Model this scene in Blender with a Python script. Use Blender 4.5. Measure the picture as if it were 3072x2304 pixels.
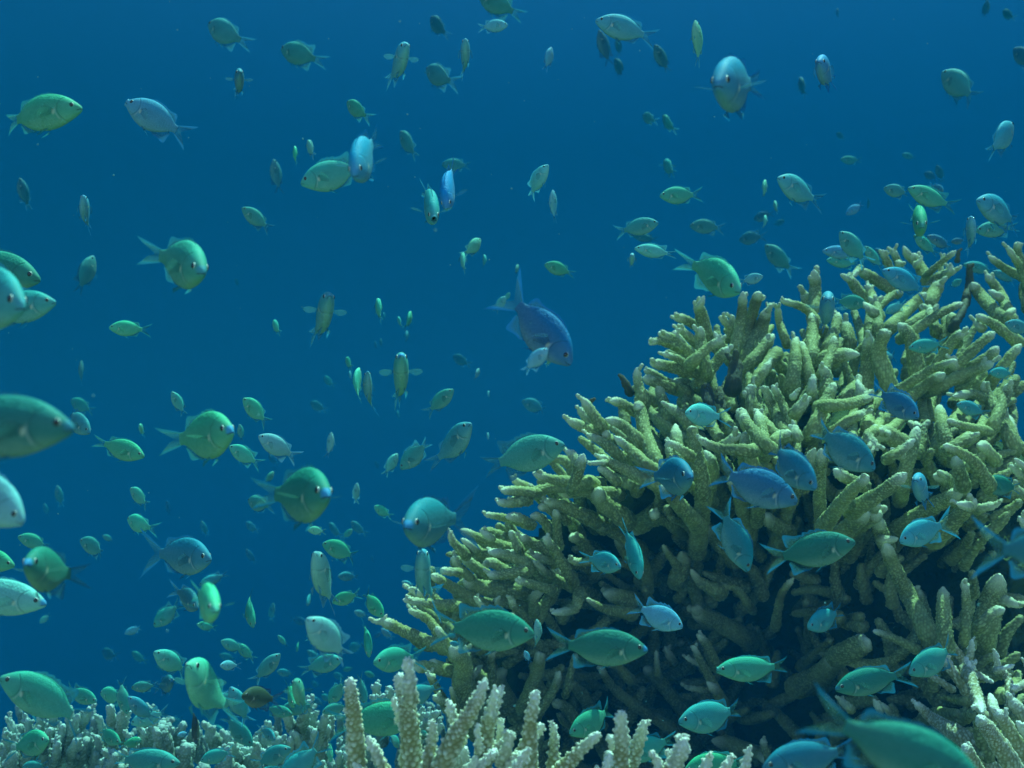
import bpy, math, random
import numpy as np
from mathutils import Vector, Matrix

for _o in list(bpy.data.objects):
    bpy.data.objects.remove(_o)
SC = bpy.context.scene
COL = SC.collection
R = math.radians
rng = random.Random(7)
nrg = np.random.default_rng(11)

# ------------------------------------------------------------------ camera
HFOV, TILT = 50.0, 3.0
W, H = 3072.0, 2304.0
F = W / 2 / math.tan(R(HFOV / 2))
CAM = Vector((0, 0, 0))
camd = bpy.data.cameras.new('camera')
camd.sensor_width = 36
camd.lens = 18 / math.tan(R(HFOV / 2))
camd.clip_start, camd.clip_end = 0.02, 200
camd.dof.use_dof = True
camd.dof.focus_distance = 1.3
camd.dof.aperture_fstop = 13.5
cam = bpy.data.objects.new('camera', camd)
cam.location = CAM
cam.rotation_euler = (R(90 + TILT), 0, 0)
COL.objects.link(cam)
SC.camera = cam
FW = Vector((0, math.cos(R(TILT)), math.sin(R(TILT))))
UP = Vector((0, -math.sin(R(TILT)), math.cos(R(TILT))))
RT = Vector((1, 0, 0))

def P(x, y, d):
    """point seen at photo position x, y (of 3072 x 2304), d metres out"""
    return CAM + (FW + RT * ((x - W / 2) / F) + UP * ((H / 2 - y) / F)) * d

# ------------------------------------------------------------------ daylight
SUN_EL, SUN_AZ = 69.0, 38.0           # azimuth from straight ahead towards the right
world = bpy.data.worlds.new('World')
SC.world = world
world.use_nodes = True
wn = world.node_tree.nodes
wl = world.node_tree.links
sky = wn.new('ShaderNodeTexSky')
sky.sky_type = 'NISHITA'
sky.sun_disc = False
sky.sun_elevation = R(SUN_EL)
sky.sun_rotation = R(SUN_AZ)
wl.new(sky.outputs[0], wn['Background'].inputs[0])
wn['Background'].inputs[1].default_value = 0.05
sd = bpy.data.lights.new('sun', 'SUN')
sd.energy = 5.0
sd.angle = R(0.5)
sd.color = (.80, .98, 0.58)
sun = bpy.data.objects.new('sun', sd)
dirs = Vector((math.cos(R(SUN_EL)) * math.sin(R(SUN_AZ)), math.cos(R(SUN_EL)) * math.cos(R(SUN_AZ)), math.sin(R(SUN_EL))))
sun.rotation_euler = dirs.to_track_quat('Z', 'Y').to_euler()
COL.objects.link(sun)
SC.view_settings.view_transform = 'Standard'
SC.view_settings.look = 'None'
SC.view_settings.gamma = 1
SC.view_settings.exposure = 2.7
SC.render.engine = 'CYCLES'
cy = SC.cycles
cy.use_denoising = True
try:
    cy.denoiser = 'OPENIMAGEDENOISE'
except Exception:
    pass
cy.max_bounces = 6
cy.volume_bounces = 1
cy.transparent_max_bounces = 12
cy.sample_clamp_indirect = 4

# ------------------------------------------------------------------ helpers
def tag(o, label=None, cat=None, group=None, kind=None):
    if label: o['label'] = label
    if cat: o['category'] = cat
    if group: o['group'] = group
    if kind: o['kind'] = kind
    return o

def link(name, data, parent=None, mat=None):
    o = bpy.data.objects.new(name, data)
    COL.objects.link(o)
    if parent: o.parent = parent
    if mat and data is not None and not data.materials: data.materials.append(mat)
    return o

class MB:
    """collects vertices, faces and float attributes of one mesh"""
    def __init__(s):
        s.v, s.f, s.m, s.at, s.n = [], [], [], {}, 0
    def add(s, verts, faces, mi=0, **at):
        verts = np.asarray(verts, float)
        b = s.n
        s.v.append(verts)
        for f in faces:
            s.f.append(tuple(int(i) + b for i in f))
            s.m.append(mi)
        for k in set(list(s.at) + list(at)):
            if k not in s.at: s.at[k] = [np.zeros(b)]
            a = at.get(k)
            s.at[k].append(np.zeros(len(verts)) if a is None else np.broadcast_to(np.asarray(a, float), (len(verts),)))
        s.n += len(verts)
    def mesh(s, name, mats, smooth=True):
        me = bpy.data.meshes.new(name)
        v = np.concatenate(s.v)
        me.from_pydata(v.tolist(), [], s.f)
        for m in mats: me.materials.append(m)
        me.polygons.foreach_set('material_index', s.m)
        me.polygons.foreach_set('use_smooth', [smooth] * len(s.f))
        for k, a in s.at.items():
            me.attributes.new(k, 'FLOAT', 'POINT').data.foreach_set('value', np.concatenate(a).astype(np.float32))
        me.update()
        return me

def grid_faces(nu, nv, wrap=False):
    out = []
    for i in range(nu - 1):
        for j in range(nv if wrap else nv - 1):
            k = (j + 1) % nv
            out.append((i * nv + j, i * nv + k, (i + 1) * nv + k, (i + 1) * nv + j))
    return out

# ------------------------------------------------------------------ node helper
class NT:
    def __init__(s, name):
        s.mat = bpy.data.materials.new(name)
        s.mat.use_nodes = True
        s.t = s.mat.node_tree
        s.t.nodes.clear()
        s.out = s.t.nodes.new('ShaderNodeOutputMaterial')
    def n(s, typ, **kw):
        nd = s.t.nodes.new(typ)
        for k, v in kw.items(): setattr(nd, k, v)
        return nd
    def set(s, inp, val):
        if isinstance(val, bpy.types.NodeSocket): s.t.links.new(val, inp)
        elif val is not None: inp.default_value = val
    def math(s, op, a, b=None, c=None, clamp=False):
        nd = s.n('ShaderNodeMath', operation=op, use_clamp=clamp)
        s.set(nd.inputs[0], a)
        if b is not None: s.set(nd.inputs[1], b)
        if c is not None: s.set(nd.inputs[2], c)
        return nd.outputs[0]
    def ramp(s, v, a, b, lo=0.0, hi=1.0):
        nd = s.n('ShaderNodeMapRange', interpolation_type='SMOOTHSTEP')
        s.set(nd.inputs['Value'], v)
        nd.inputs['From Min'].default_value, nd.inputs['From Max'].default_value = a, b
        nd.inputs['To Min'].default_value, nd.inputs['To Max'].default_value = lo, hi
        return nd.outputs[0]
    def mix(s, f, a, b, mode='MIX'):
        nd = s.n('ShaderNodeMix', data_type='RGBA', blend_type=mode)
        s.set(nd.inputs[0], f); s.set(nd.inputs[6], a); s.set(nd.inputs[7], b)
        return nd.outputs[2]
    def attr(s, name):
        return s.n('ShaderNodeAttribute', attribute_name=name).outputs['Fac']
    def noise(s, vec, scale, detail=3, rough=.55):
        nd = s.n('ShaderNodeTexNoise')
        s.set(nd.inputs['Vector'], vec)
        nd.inputs['Scale'].default_value = scale
        nd.inputs['Detail'].default_value = detail
        nd.inputs['Roughness'].default_value = rough
        return nd.outputs['Fac']
    def bump(s, h, strength, dist):
        nd = s.n('ShaderNodeBump')
        nd.inputs['Strength'].default_value = strength
        nd.inputs['Distance'].default_value = dist
        s.set(nd.inputs['Height'], h)
        return nd.outputs[0]
    def bsdf(s, color, rough=.5, spec=.5, normal=None, **kw):
        nd = s.n('ShaderNodeBsdfPrincipled')
        s.set(nd.inputs['Base Color'], color)
        s.set(nd.inputs['Roughness'], rough)
        s.set(nd.inputs['Specular IOR Level'], spec)
        if normal is not None: s.set(nd.inputs['Normal'], normal)
        for k, v in kw.items(): s.set(nd.inputs[k], v)
        return nd.outputs[0]
    def done(s, sh):
        s.t.links.new(sh, s.out.inputs['Surface'])
        return s.mat

C4 = lambda r, g, b: (r, g, b, 1.0)

# ------------------------------------------------------------------ materials
def mat_fish():
    t = NT('fish_skin')
    co = t.n('ShaderNodeTexCoord').outputs['Object']
    sep = t.n('ShaderNodeSeparateXYZ'); t.set(sep.inputs[0], co)
    X, Y, Z = sep.outputs
    oc = t.n('ShaderNodeObjectInfo')
    base = oc.outputs['Color']
    hs = t.n('ShaderNodeHueSaturation'); t.set(hs.inputs['Color'], base)
    hs.inputs['Saturation'].default_value = .85; hs.inputs['Value'].default_value = .86  # darker flank: shade below the lit back painted into the skin
    flank = hs.outputs[0]
    belly = t.mix(.42, base, C4(.40, .48, .34))
    c = t.mix(t.ramp(Z, .13, .02), base, flank)
    c = t.mix(t.ramp(Z, -.03, -.15), c, belly)
    # blotchy tint
    nz = t.noise(co, 9, 3)
    c = t.mix(t.math('MULTIPLY', t.ramp(nz, .35, .7), .28), c, t.mix(.5, base, C4(.02, .1, .12)))
    c = t.mix(t.math('MULTIPLY', t.ramp(t.noise(co, 95, 2, .7), .38, .66), .22), c, t.mix(.7, base, C4(.01, .06, .05)))
    # scale rows, stronger on the flank
    mp = t.n('ShaderNodeMapping'); t.set(mp.inputs[0], co)
    mp.inputs['Rotation'].default_value = (0, R(45), 0)
    mp.inputs['Scale'].default_value = (52, 6, 52)
    vo = t.n('ShaderNodeTexVoronoi', distance='CHEBYCHEV'); t.set(vo.inputs['Vector'], mp.outputs[0])
    vo.inputs['Scale'].default_value = 1; vo.inputs['Randomness'].default_value = .25
    sc = t.ramp(vo.outputs['Distance'], .25, .6)
    body = t.math('MULTIPLY', t.ramp(X, .34, .24), sc)
    c = t.mix(t.math('MULTIPLY', body, .40), c, t.mix(.6, base, C4(.01, .05, .05)))
    # face: a little blue band from the eye to the lip, dusky cheek
    lip = t.math('MULTIPLY', t.ramp(X, .44, .475), t.math('MULTIPLY', t.ramp(Z, -.030, -.020), t.ramp(Z, .050, .03)))
    c = t.mix(t.math('MULTIPLY', lip, oc.outputs['Alpha']), c, C4(.05, .30, .60))
    # pale mark where the pectoral fin is rooted
    px = t.math('SUBTRACT', X, .225); pz = t.math('MULTIPLY', t.math('ADD', Z, .035), .6)
    pr = t.math('SQRT', t.math('ADD', t.math('MULTIPLY', px, px), t.math('MULTIPLY', pz, pz)))
    c = t.mix(t.math('MULTIPLY', t.ramp(pr, .024, .008), .55), c, C4(.70, .70, .50))
    # mouth cleft
    ml = t.math('ABSOLUTE', t.math('ADD', Z, t.math('MULTIPLY_ADD', X, -.25, .146)))
    mouth = t.math('MULTIPLY', t.ramp(ml, .006, .002), t.ramp(X, .452, .462))
    c = t.mix(t.math('MULTIPLY', mouth, .8), c, C4(.015, .03, .05))
    # gill cover edge
    dx = t.math('SUBTRACT', X, .40); dz = t.math('ADD', Z, .01)
    rr = t.math('SQRT', t.math('ADD', t.math('MULTIPLY', dx, dx), t.math('MULTIPLY', dz, dz)))
    g = t.math('ABSOLUTE', t.math('SUBTRACT', rr, .135))
    gill = t.math('MULTIPLY', t.ramp(g, .010, .002), t.ramp(X, .345, .315))
    c = t.mix(t.math('MULTIPLY', gill, .26), c, C4(.02, .06, .06))
    g2 = t.math('ABSOLUTE', t.math('SUBTRACT', rr, .155))
    gl = t.math('MULTIPLY', t.math('MULTIPLY', t.ramp(g2, .012, .002), t.ramp(X, .30, .27)), t.ramp(Z, .03, -.02))
    c = t.mix(t.math('MULTIPLY', gl, .25), c, C4(.75, .75, .65))
    nb = t.bump(t.math('ADD', t.math('MULTIPLY', body, -.5), t.math('MULTIPLY', gill, -1.5)), .35, .006)
    return t.done(t.bsdf(c, .66, .22, nb))

def mat_fin():
    t = NT('fish_fin')
    e = t.attr('edge')
    ray = t.attr('ray')
    oc = t.n('ShaderNodeObjectInfo').outputs['Color']
    blue = t.mix(.5, oc, C4(.03, .18, .60))
    pale = t.mix(.55, oc, C4(.14, .22, .20))
    c = t.mix(t.ramp(e, .3, .85), pale, blue)
    st = t.ramp(t.math('SINE', t.math('MULTIPLY', ray, 75)), -.4, .6)
    c = t.mix(t.math('MULTIPLY', st, .25), c, C4(.02, .08, .12))
    di = t.n('ShaderNodeBsdfDiffuse'); t.set(di.inputs[0], c)
    tr = t.n('ShaderNodeBsdfTranslucent'); t.set(tr.inputs[0], c)
    m1 = t.n('ShaderNodeMixShader'); m1.inputs[0].default_value = .5
    t.set(m1.inputs[1], di.outputs[0]); t.set(m1.inputs[2], tr.outputs[0])
    tp = t.n('ShaderNodeBsdfTransparent')
    m2 = t.n('ShaderNodeMixShader')
    a = t.math('ADD', t.ramp(e, .1, .9, .22, .85), t.math('MULTIPLY', st, .12), clamp=True)
    t.set(m2.inputs[0], a); t.set(m2.inputs[1], tp.outputs[0]); t.set(m2.inputs[2], m1.outputs[0])
    return t.done(m2.outputs[0])

def mat_plain(name, col, rough=.4, spec=.5, metal=0.0):
    t = NT(name)
    co = t.n('ShaderNodeTexCoord').outputs['Object']
    c = t.mix(t.math('MULTIPLY', t.noise(co, 30), .3), C4(*col), C4(*(x * .6 for x in col)))
    return t.done(t.bsdf(c, rough, spec, Metallic=metal))

def mat_coral(name, tan, old, tipc, bumpc, bumpf=.5, tipf=.6):
    t = NT(name)
    co = t.n('ShaderNodeTexCoord').outputs['Object']
    tip, bp = t.attr('tip'), t.attr('bump')
    n1 = t.noise(co, 9, 4)
    n2 = t.noise(co, 60, 3)
    c = t.mix(t.ramp(n1, .38, .66), C4(*old), C4(*tan))
    c = t.mix(t.math('MULTIPLY', bp, bumpf), c, C4(*bumpc))
    c = t.mix(t.math('MULTIPLY', t.math('POWER', t.math('ADD', tip, t.math('MULTIPLY_ADD', n2, .5, -.25), clamp=True), 1.3), tipf), c, C4(*tipc))
    c = t.mix(t.math('MULTIPLY', t.ramp(n2, .55, .75), .25), c, C4(*(x * .5 for x in old)))
    vo = t.n('ShaderNodeTexVoronoi'); t.set(vo.inputs['Vector'], co); vo.inputs['Scale'].default_value = 420
    n3 = t.noise(co, 3.1, 5, .65)
    c = t.mix(t.math('MULTIPLY', t.math('MULTIPLY', t.ramp(n3, .58, .70), t.ramp(tip, .5, .1)), .7), c, C4(old[0] * .8, old[1] * .62, old[2] * .8))
    nb = t.bump(t.math('MULTIPLY_ADD', n2, .6, t.math('MULTIPLY', vo.outputs['Distance'], -.5)), .6, .0012)
    return t.done(t.bsdf(c, .75, .25, nb))

def mat_rock(name, a, b, c3):
    t = NT(name)
    co = t.n('ShaderNodeTexCoord').outputs['Object']
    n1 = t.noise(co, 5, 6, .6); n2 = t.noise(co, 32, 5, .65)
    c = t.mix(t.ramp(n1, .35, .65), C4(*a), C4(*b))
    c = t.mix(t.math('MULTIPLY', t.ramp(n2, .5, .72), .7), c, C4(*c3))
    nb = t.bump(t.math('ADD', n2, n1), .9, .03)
    return t.done(t.bsdf(c, .9, .15, nb))

M_SKIN, M_FIN = mat_fish(), mat_fin()
M_IRIS = mat_plain('fish_iris', (.50, .56, .52), .3, .5)
M_PUPIL = mat_plain('fish_pupil', (.006, .007, .01), .12, .8)
M_MOUTH = mat_plain('fish_mouth', (.02, .012, .012), .7, .2)
M_FINW = None
M_CORAL = mat_coral('staghorn_coral', (.285, .31, .105), (.14, .16, .05), (.84, .87, .66), (.68, .73, .32), .68, .85)
M_CORALW = mat_coral('pale_tipped_coral', (.34, .31, .14), (.25, .23, .10), (.92, .92, .84), (.84, .84, .66), .95, .9)
M_CORALL = mat_coral('thicket_coral', (.18, .25, .18), (.10, .15, .09), (.54, .69, .66), (.44, .57, .51), .75, .8)
M_DEAD = mat_coral('dead_coral', (.10, .10, .05), (.04, .045, .03), (.16, .15, .08), (.12, .11, .06), .3)
M_ROCK = mat_rock('added_rock_core', (.04, .075, .025), (.08, .12, .04), (.05, .06, .03))
M_SPECK = mat_plain('drifting_speck', (.15, .40, .42), .8, .2)
M_SAND = mat_rock('seabed_rubble', (.16, .15, .10), (.26, .24, .17), (.10, .09, .06))
# ------------------------------------------------------------------ fish, nose at x = +0.5, tail tips at x = -0.5
PX = [.503, .497, .485, .468, .44, .40, .35, .28, .20, .12, .04, -.04, -.10, -.16, -.20, -.24, -.27, -.30]
PT = [-.012, .006, .022, .038, .062, .094, .126, .158, .178, .186, .182, .164, .142, .110, .084, .062, .053, .050]
PB = [-.024, -.038, -.052, -.062, -.080, -.104, -.130, -.162, -.187, -.197, -.192, -.172, -.146, -.108, -.080, -.059, -.051, -.048]
PW = [.004, .015, .025, .034, .047, .060, .072, .082, .086, .085, .079, .067, .055, .040, .031, .023, .017, .009]
_o = np.argsort(PX)
def smooth_interp(x, ys):
    xs = np.array(PX)[_o]; y = np.array(ys)[_o]
    m = np.gradient(y, xs)
    i = np.clip(np.searchsorted(xs, x) - 1, 0, len(xs) - 2)
    h = xs[i + 1] - xs[i]; t = (x - xs[i]) / h
    return ((2*t**3 - 3*t**2 + 1) * y[i] + (t**3 - 2*t**2 + t) * h * m[i] + (-2*t**3 + 3*t**2) * y[i+1] + (t**3 - t**2) * h * m[i+1])
top_z = lambda x: float(smooth_interp(np.array(x), PT))
bot_z = lambda x: float(smooth_interp(np.array(x), PB))
wid = lambda x: float(smooth_interp(np.array(x), PW))

def bent(v, bend):
    v = np.array(v, float)
    d = np.clip(.14 - v[:, 0], 0, None)
    v[:, 1] += bend * d ** 2
    v[:, 0] += .55 * (bend * d) ** 2 * d
    return v

def fish_body(b, bend, gape, mi=0, nr=28):
    xs = np.concatenate([np.linspace(.503, .40, 12), np.linspace(.385, -.30, 30)])
    t = np.linspace(0, 2 * math.pi, nr, endpoint=False)
    V = []
    for x in xs:
        T, B, w = top_z(x), bot_z(x), wid(x)
        zc = (T + B) / 2 + .012 * max(0, (w / .09))
        z = np.where(np.sin(t) > 0, zc + (T - zc) * np.sin(t), zc + (zc - B) * np.sin(t))
        k = np.abs(np.cos(t))
        y = np.sign(np.cos(t)) * w * (k ** .92)
        xx = np.full(nr, x)
        # lips a touch proud, the cleft between them drawn in
        if x > .455:
            q = np.exp(-((z + .146 + -.25 * x + .02 - .02) / .006) ** 2)
            y *= 1 - .25 * q
        V.append(np.stack([xx, y, z], 1))
    if gape:                                             # a round open mouth: a rim and a cavity running inwards
        V = V[3:]
        x0 = V[0][0, 0]
        c = V[0].mean(0)
        rim = [(.0, 1.12), (.012, 1.16), (.018, .98), (.010, .80), (-.02, .70), (-.05, .5)]
        ex = []
        for dx, s in rim[1:]:
            ring = c + (V[0] - c) * s
            ring[:, 0] = x0 + dx
            ring[:, 1] = c[1] + (ring[:, 1] - c[1]) * 1.15
            ex.insert(0, ring)
        V = ex + V
    n = len(V)
    V = np.concatenate(V)
    F_ = grid_faces(n, nr, True)
    b.add(bent(V, bend), [f[::-1] for f in F_], mi)
    k = nr * (n - 1)
    b.add(bent(V[k:], bend), [tuple(range(nr))[::-1]], mi)
    if gape:
        b.add(bent(V[:nr] + np.array([.004, 0, 0]), bend), [tuple(range(nr))], 3 if mi == 0 else mi)
    else:
        b.add(bent(V[:nr], bend), [tuple(range(nr))], mi)

def strip(b, root, tips, nv, bend, mi, bow=None, edge=None):
    """a fin as a bowed sheet between a root line and a tip line"""
    root, tips = np.array(root, float), np.array(tips, float)
    n = len(root); V, E, Ry = [], [], []
    for i in range(n):
        for j in range(nv):
            s = j / (nv - 1)
            p = root[i] * (1 - s) + tips[i] * s
            if bow is not None: p = p + np.array(bow) * math.sin(s * math.pi * .8) * math.sin(math.pi * (i + .5) / n)
            V.append(p)
            e = s if edge is None else edge(i / (n - 1), s)
            E.append(e); Ry.append(i / (n - 1))
    b.add(bent(V, bend), grid_faces(n, nv), mi, edge=E, ray=Ry)

def dorsal(b, bend, up, mi):
    us = np.linspace(.24, -.225, 20)
    root, tips = [], []
    for x in us:
        s = (.24 - x) / .465
        h = (.040 + .012 * math.sin(s * 40)) * min(1, s / .12) if s < .68 else .040
        lobe = math.exp(-((s - .86) / .11) ** 2) * .085
        hh = (h * (1 - .6 * max(0, (s - .85) / .15)) + lobe) * (.5 + .45 * up)
        z = top_z(x)
        root.append((x, 0, z - .012)); tips.append((x - hh * (.55 + .35 * s), .004, z + hh))
    strip(b, root, tips, 5, bend, mi, edge=lambda u, s: .25 + .65 * s)

def anal(b, bend, up, mi):
    us = np.linspace(.0, -.225, 14)
    root, tips = [], []
    for x in us:
        s = -x / .225
        hh = (.03 * min(1, s / .15) + .055 * math.exp(-((s - .62) / .22) ** 2) - .02 * max(0, s - .85)) * (.7 + .6 * up)
        z = bot_z(x)
        root.append((x, 0, z + .012)); tips.append((x - hh * .85, .003, z - hh))
    strip(b, root, tips, 5, bend, mi, edge=lambda u, s: .15 + .7 * s)

def tail(b, bend, spread, mi):
    n, root, tips = 25, [], []
    for i in range(n):
        u = i / (n - 1) * 2 - 1
        a = abs(u)
        z0 = u * .050
        L = .090 + .175 * a ** 1.3
        tz = u * (.16 * spread) * (.35 + .65 * a)
        root.append((-.270 - .02 * (1 - a), 0, z0)); tips.append((-.27 - L, .012 * math.sin(u * 5), tz))
    strip(b, root, tips, 8, bend, mi, edge=lambda u, s: max(0, (abs(u * 2 - 1) - .55) / .45) * .95 + .1 * s)

def pelvic(b, bend, side, mi):
    root, tips = [], []
    for i in range(7):
        u = i / 6
        x = .155 - .05 * u
        root.append((x, side * (.022 + .01 * u), bot_z(x) + .016))
        L = .15 * (1 - u) ** 1.1 + .03
        tips.append((x - L * .86, side * (.045 + .03 * u), bot_z(x) - L * .34))
    strip(b, root, tips, 5, bend, mi, edge=lambda u, s: .95 - .6 * u)

def pectoral(b, bend, side, out, mi):
    root, tips = [], []
    for i in range(9):
        u = i / 8
        x = .235 - .03 * u; z = -.005 - .055 * u
        root.append((x, side * (wid(x) * .985), z))
        L = .115 * (math.sin(math.pi * (.18 + .75 * (1 - u))) ** .6) + .03
        a = R(out - 12 * u)
        if out > 60:                                     # held out flat like a wing
            a = R(84 - 50 * u); root[-1] = (x, side * wid(x) * .985, -.03 - .012 * u)
            tips.append((x - L * math.cos(a), side * (wid(x) + 1.25 * L * math.sin(a)), -.03 + L * (.28 - .22 * u)))
            continue
        tips.append((x - L * math.cos(a), side * (wid(x) + L * math.sin(a)), z - L * (.10 + .30 * u) + .05 * (1 - u)))
    strip(b, root, tips, 6, bend, mi, bow=(0, side * .012, .008), edge=lambda u, s: .05 + .12 * s + (.25 if u < .15 else 0))

def ball(b, c, r, mi, nu=12, nv=16):
    V = []
    for i in range(nu):
        a = math.pi * (i + .02) / (nu - 1 + .04)
        for j in range(nv):
            p = 2 * math.pi * j / nv
            V.append((c[0] + r[0] * math.sin(a) * math.cos(p), c[1] + r[1] * math.cos(a), c[2] + r[2] * math.sin(a) * math.sin(p)))
    b.add(V, grid_faces(nu, nv, True), mi)

EX, EZ = .412, .022
EY = wid(EX) * .80
def iris(b, side, mi):  ball(b, (EX, side * EY, EZ), (.027, .016, .027), mi)
def pupil(b, side, mi): ball(b, (EX + .002, side * (EY + .0072), EZ), (.0215, .0125, .0235), mi)

def one(fn, *a, mats):
    b = MB(); fn(b, *a); return b
FISH_KIT, FISH_SMALL = {}, {}
for _bend in (-1.0, -.5, -.18, .18, .5, 1.0):
    kit = {}
    for gape in (0, 1):
        b = MB(); fish_body(b, _bend, gape); kit['body%d' % gape] = b.mesh('body', [M_SKIN, M_FIN, M_IRIS, M_MOUTH])
    for up in (0, 1):
        b = MB(); dorsal(b, _bend, up, 0); kit['dorsal_fin%d' % up] = b.mesh('dorsal_fin', [M_FIN])
        b = MB(); anal(b, _bend, up, 0); kit['anal_fin%d' % up] = b.mesh('anal_fin', [M_FIN])
        b = MB(); tail(b, _bend, .75 + .40 * up, 0); kit['tail_fin%d' % up] = b.mesh('tail_fin', [M_FIN])
    b = MB(); tail(b, _bend, 1.65, 0); kit['tail_fin2'] = b.mesh('tail_fin', [M_FIN])
    FISH_KIT[_bend] = kit
    b = MB(); fish_body(b, _bend, 0, 0, 20)
    dorsal(b, _bend, .4, 1); anal(b, _bend, .5, 1); tail(b, _bend, .95, 1)
    for s in (-1, 1): pelvic(b, _bend, s, 1); pectoral(b, _bend, s, 35, 1); iris(b, s, 2); pupil(b, s, 3)
    FISH_SMALL[_bend] = b.mesh('small_fish', [M_SKIN, M_FIN, M_IRIS, M_PUPIL])
SIDE = {}
for s in (-1, 1):
    for out in (25, 75):
        b = MB(); pectoral(b, 0, s, out, 0); SIDE['pectoral_fin', s, out] = b.mesh('pectoral_fin', [M_FIN])
    b = MB(); pelvic(b, 0, s, 0); SIDE['pelvic_fin', s] = b.mesh('pelvic_fin', [M_FIN])
    b = MB(); iris(b, s, 0); SIDE['eye', s] = b.mesh('eye', [M_IRIS])
    b = MB(); pupil(b, s, 0); SIDE['pupil', s] = b.mesh('pupil', [M_PUPIL])

TILES = {}
for _r, _y in enumerate((0, 560, 1120, 1704)):
    for _c, _x in enumerate((0, 760, 1520, 2272)):
        TILES['ABCDEFGHIJKLMNOP'[_r * 4 + _c]] = (_x, _y, 800 / 2212)
TILES['Q'] = (300, 1700, 500 / 2212); TILES['R'] = (780, 1700, 500 / 2212)
TILES['S'] = (500, 1929, 500 / 2212); TILES['U'] = (2500, 500, 572 / 2212)
def src(tile, x, y):
    a, b, k = TILES[tile]
    return a + x * k, b + y * k

# colour of the back: linear rgb, real size in metres, words
TONE = {
    'g': ((.045, .46, .31), .075, 'green'), 't': ((.04, .44, .42), .075, 'teal'),
    'b': ((.012, .24, .38), .078, 'blue'), 's': ((.05, .44, .62), .075, 'sky blue'),
    'p': ((.20, .68, .58), .062, 'pale green'), 'c': ((.14, .62, .70), .060, 'pale cyan'),
    'm': ((.07, .60, .42), .050, 'bright green'), 'd': ((.03, .12, .08), .085, 'dark'),
    'x': ((.06, .42, .38), .17, 'dim green'), 'z': ((.03, .22, .27), .20, 'dim dark'),  # dim tones: fading through far water is painted into the body colour
    'o': ((.015, .27, .19), .08, 'dark teal'), 'r': ((.001, .20, .50), .08, 'royal blue'),
    'u': ((.005, .34, .60), .075, 'bright blue'),
    'k': ((.055, .10, .06), .09, 'dark brown'),
}
BIG = []            # (x, y, nick) of the fish other labels may name
PLACED = []
def add_fish(tile, nx, ny, tx, ty, h, s, tone, nick=None, d=None, gape=0):
    k = TILES[tile][2]
    n = src(tile, nx, ny); t = src(tile, tx, ty); h *= k
    lp = max(math.hypot(n[0] - t[0], n[1] - t[1]), 1)
    full = max(lp, h / .385)
    tl = lp + (full - lp) * abs(s) if s else lp
    tl = max(tl, lp)
    rgb, size, word = TONE[tone]
    size *= rng.uniform(.93, 1.08)
    if d is None: d = size * F / tl
    size = d * tl / F
    sn = math.sqrt(max(0, 1 - (lp / tl) ** 2)) * (1 if s >= 0 else -1)
    N = P(n[0], n[1], d - sn * size / 2); T = P(t[0], t[1], d + sn * size / 2)
    x = (N - T); size = x.length; x.normalize()
    roll = Vector((rng.uniform(-.10, .10), 0, 1))
    z = roll - x * roll.dot(x)
    if z.length < .05: z = Vector((0, 1, 0)) - x * x.y
    z.normalize(); y = z.cross(x)
    zs = min(1.15, max(.86, h / (.385 * tl))) * size
    M = Matrix(((x.x, y.x, z.x), (x.y, y.y, z.y), (x.z, y.z, z.z))).to_4x4()
    rec = dict(px=((n[0] + t[0]) / 2, (n[1] + t[1]) / 2), tl=tl, lp=lp, d=d, word=word, nick=nick, n=n, t=t, s=sn, size=size, tone=tone)
    M = Matrix.Translation((N + T) / 2) @ M @ Matrix.Diagonal((size, size * rng.uniform(.94, 1.06), zs, 1))
    bend = rng.choice([-.5, -.18, .18, .5])
    if tone == 'r': bend = -.18
    if abs(sn) > .6:                                     # turned to or from us: the tail sweeps to the side it shows on
        sd0 = 1 if (T - N).dot(y) > 0 else -1
        side = (t[0] - n[0]) * (1 if sn > 0 else -1)
        bend = (.5 if nick and 'vivid' in nick else .5 if abs(side) > .3 * tl else .18) * (1 if side > 0 else -1)
    c = [max(.004, v * rng.uniform(.85, 1.18)) for v in rgb] + [.85 if nick and ('lip' in nick or 'chubby' in nick) else rng.choice([0, 0, .15, .35])]
    if tl < 92 and not gape and not nick:
        o = link('reef_fish', FISH_SMALL[bend]); o.matrix_world = M; o.color = c
    else:
        kit = FISH_KIT[bend]
        o = link('reef_fish', None); o.matrix_world = M
        def part(name, data, par):
            q = link(name, data, par); q.color = c; return q
        part('body', kit['body%d' % gape], o)
        up = 1 if s < .7 and rng.random() < .35 else 0
        part('tail_fin', kit['tail_fin%d' % (2 if nick and ('blue tail' in nick or 'blue-tail' in nick or 'diving in the' in nick) else 0 if s >= .7 else rng.random() < .6)], o)
        part('dorsal_fin', kit['dorsal_fin%d' % up], o); part('anal_fin', kit['anal_fin%d' % (rng.random() < .6)], o)
        out = 75 if (abs(sn) > .75 and rng.random() < .75) else 25
        for sd_ in (-1, 1):
            part('pectoral_fin', SIDE['pectoral_fin', sd_, out], o)
            part('pelvic_fin', SIDE['pelvic_fin', sd_], o)
            e = part('eye', SIDE['eye', sd_], o); part('pupil', SIDE['pupil', sd_], e)
    o['category'] = 'fish'; o['group'] = 'reef fish schooling over the coral'
    rec['o'] = o
    PLACED.append(rec)
    return rec

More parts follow.
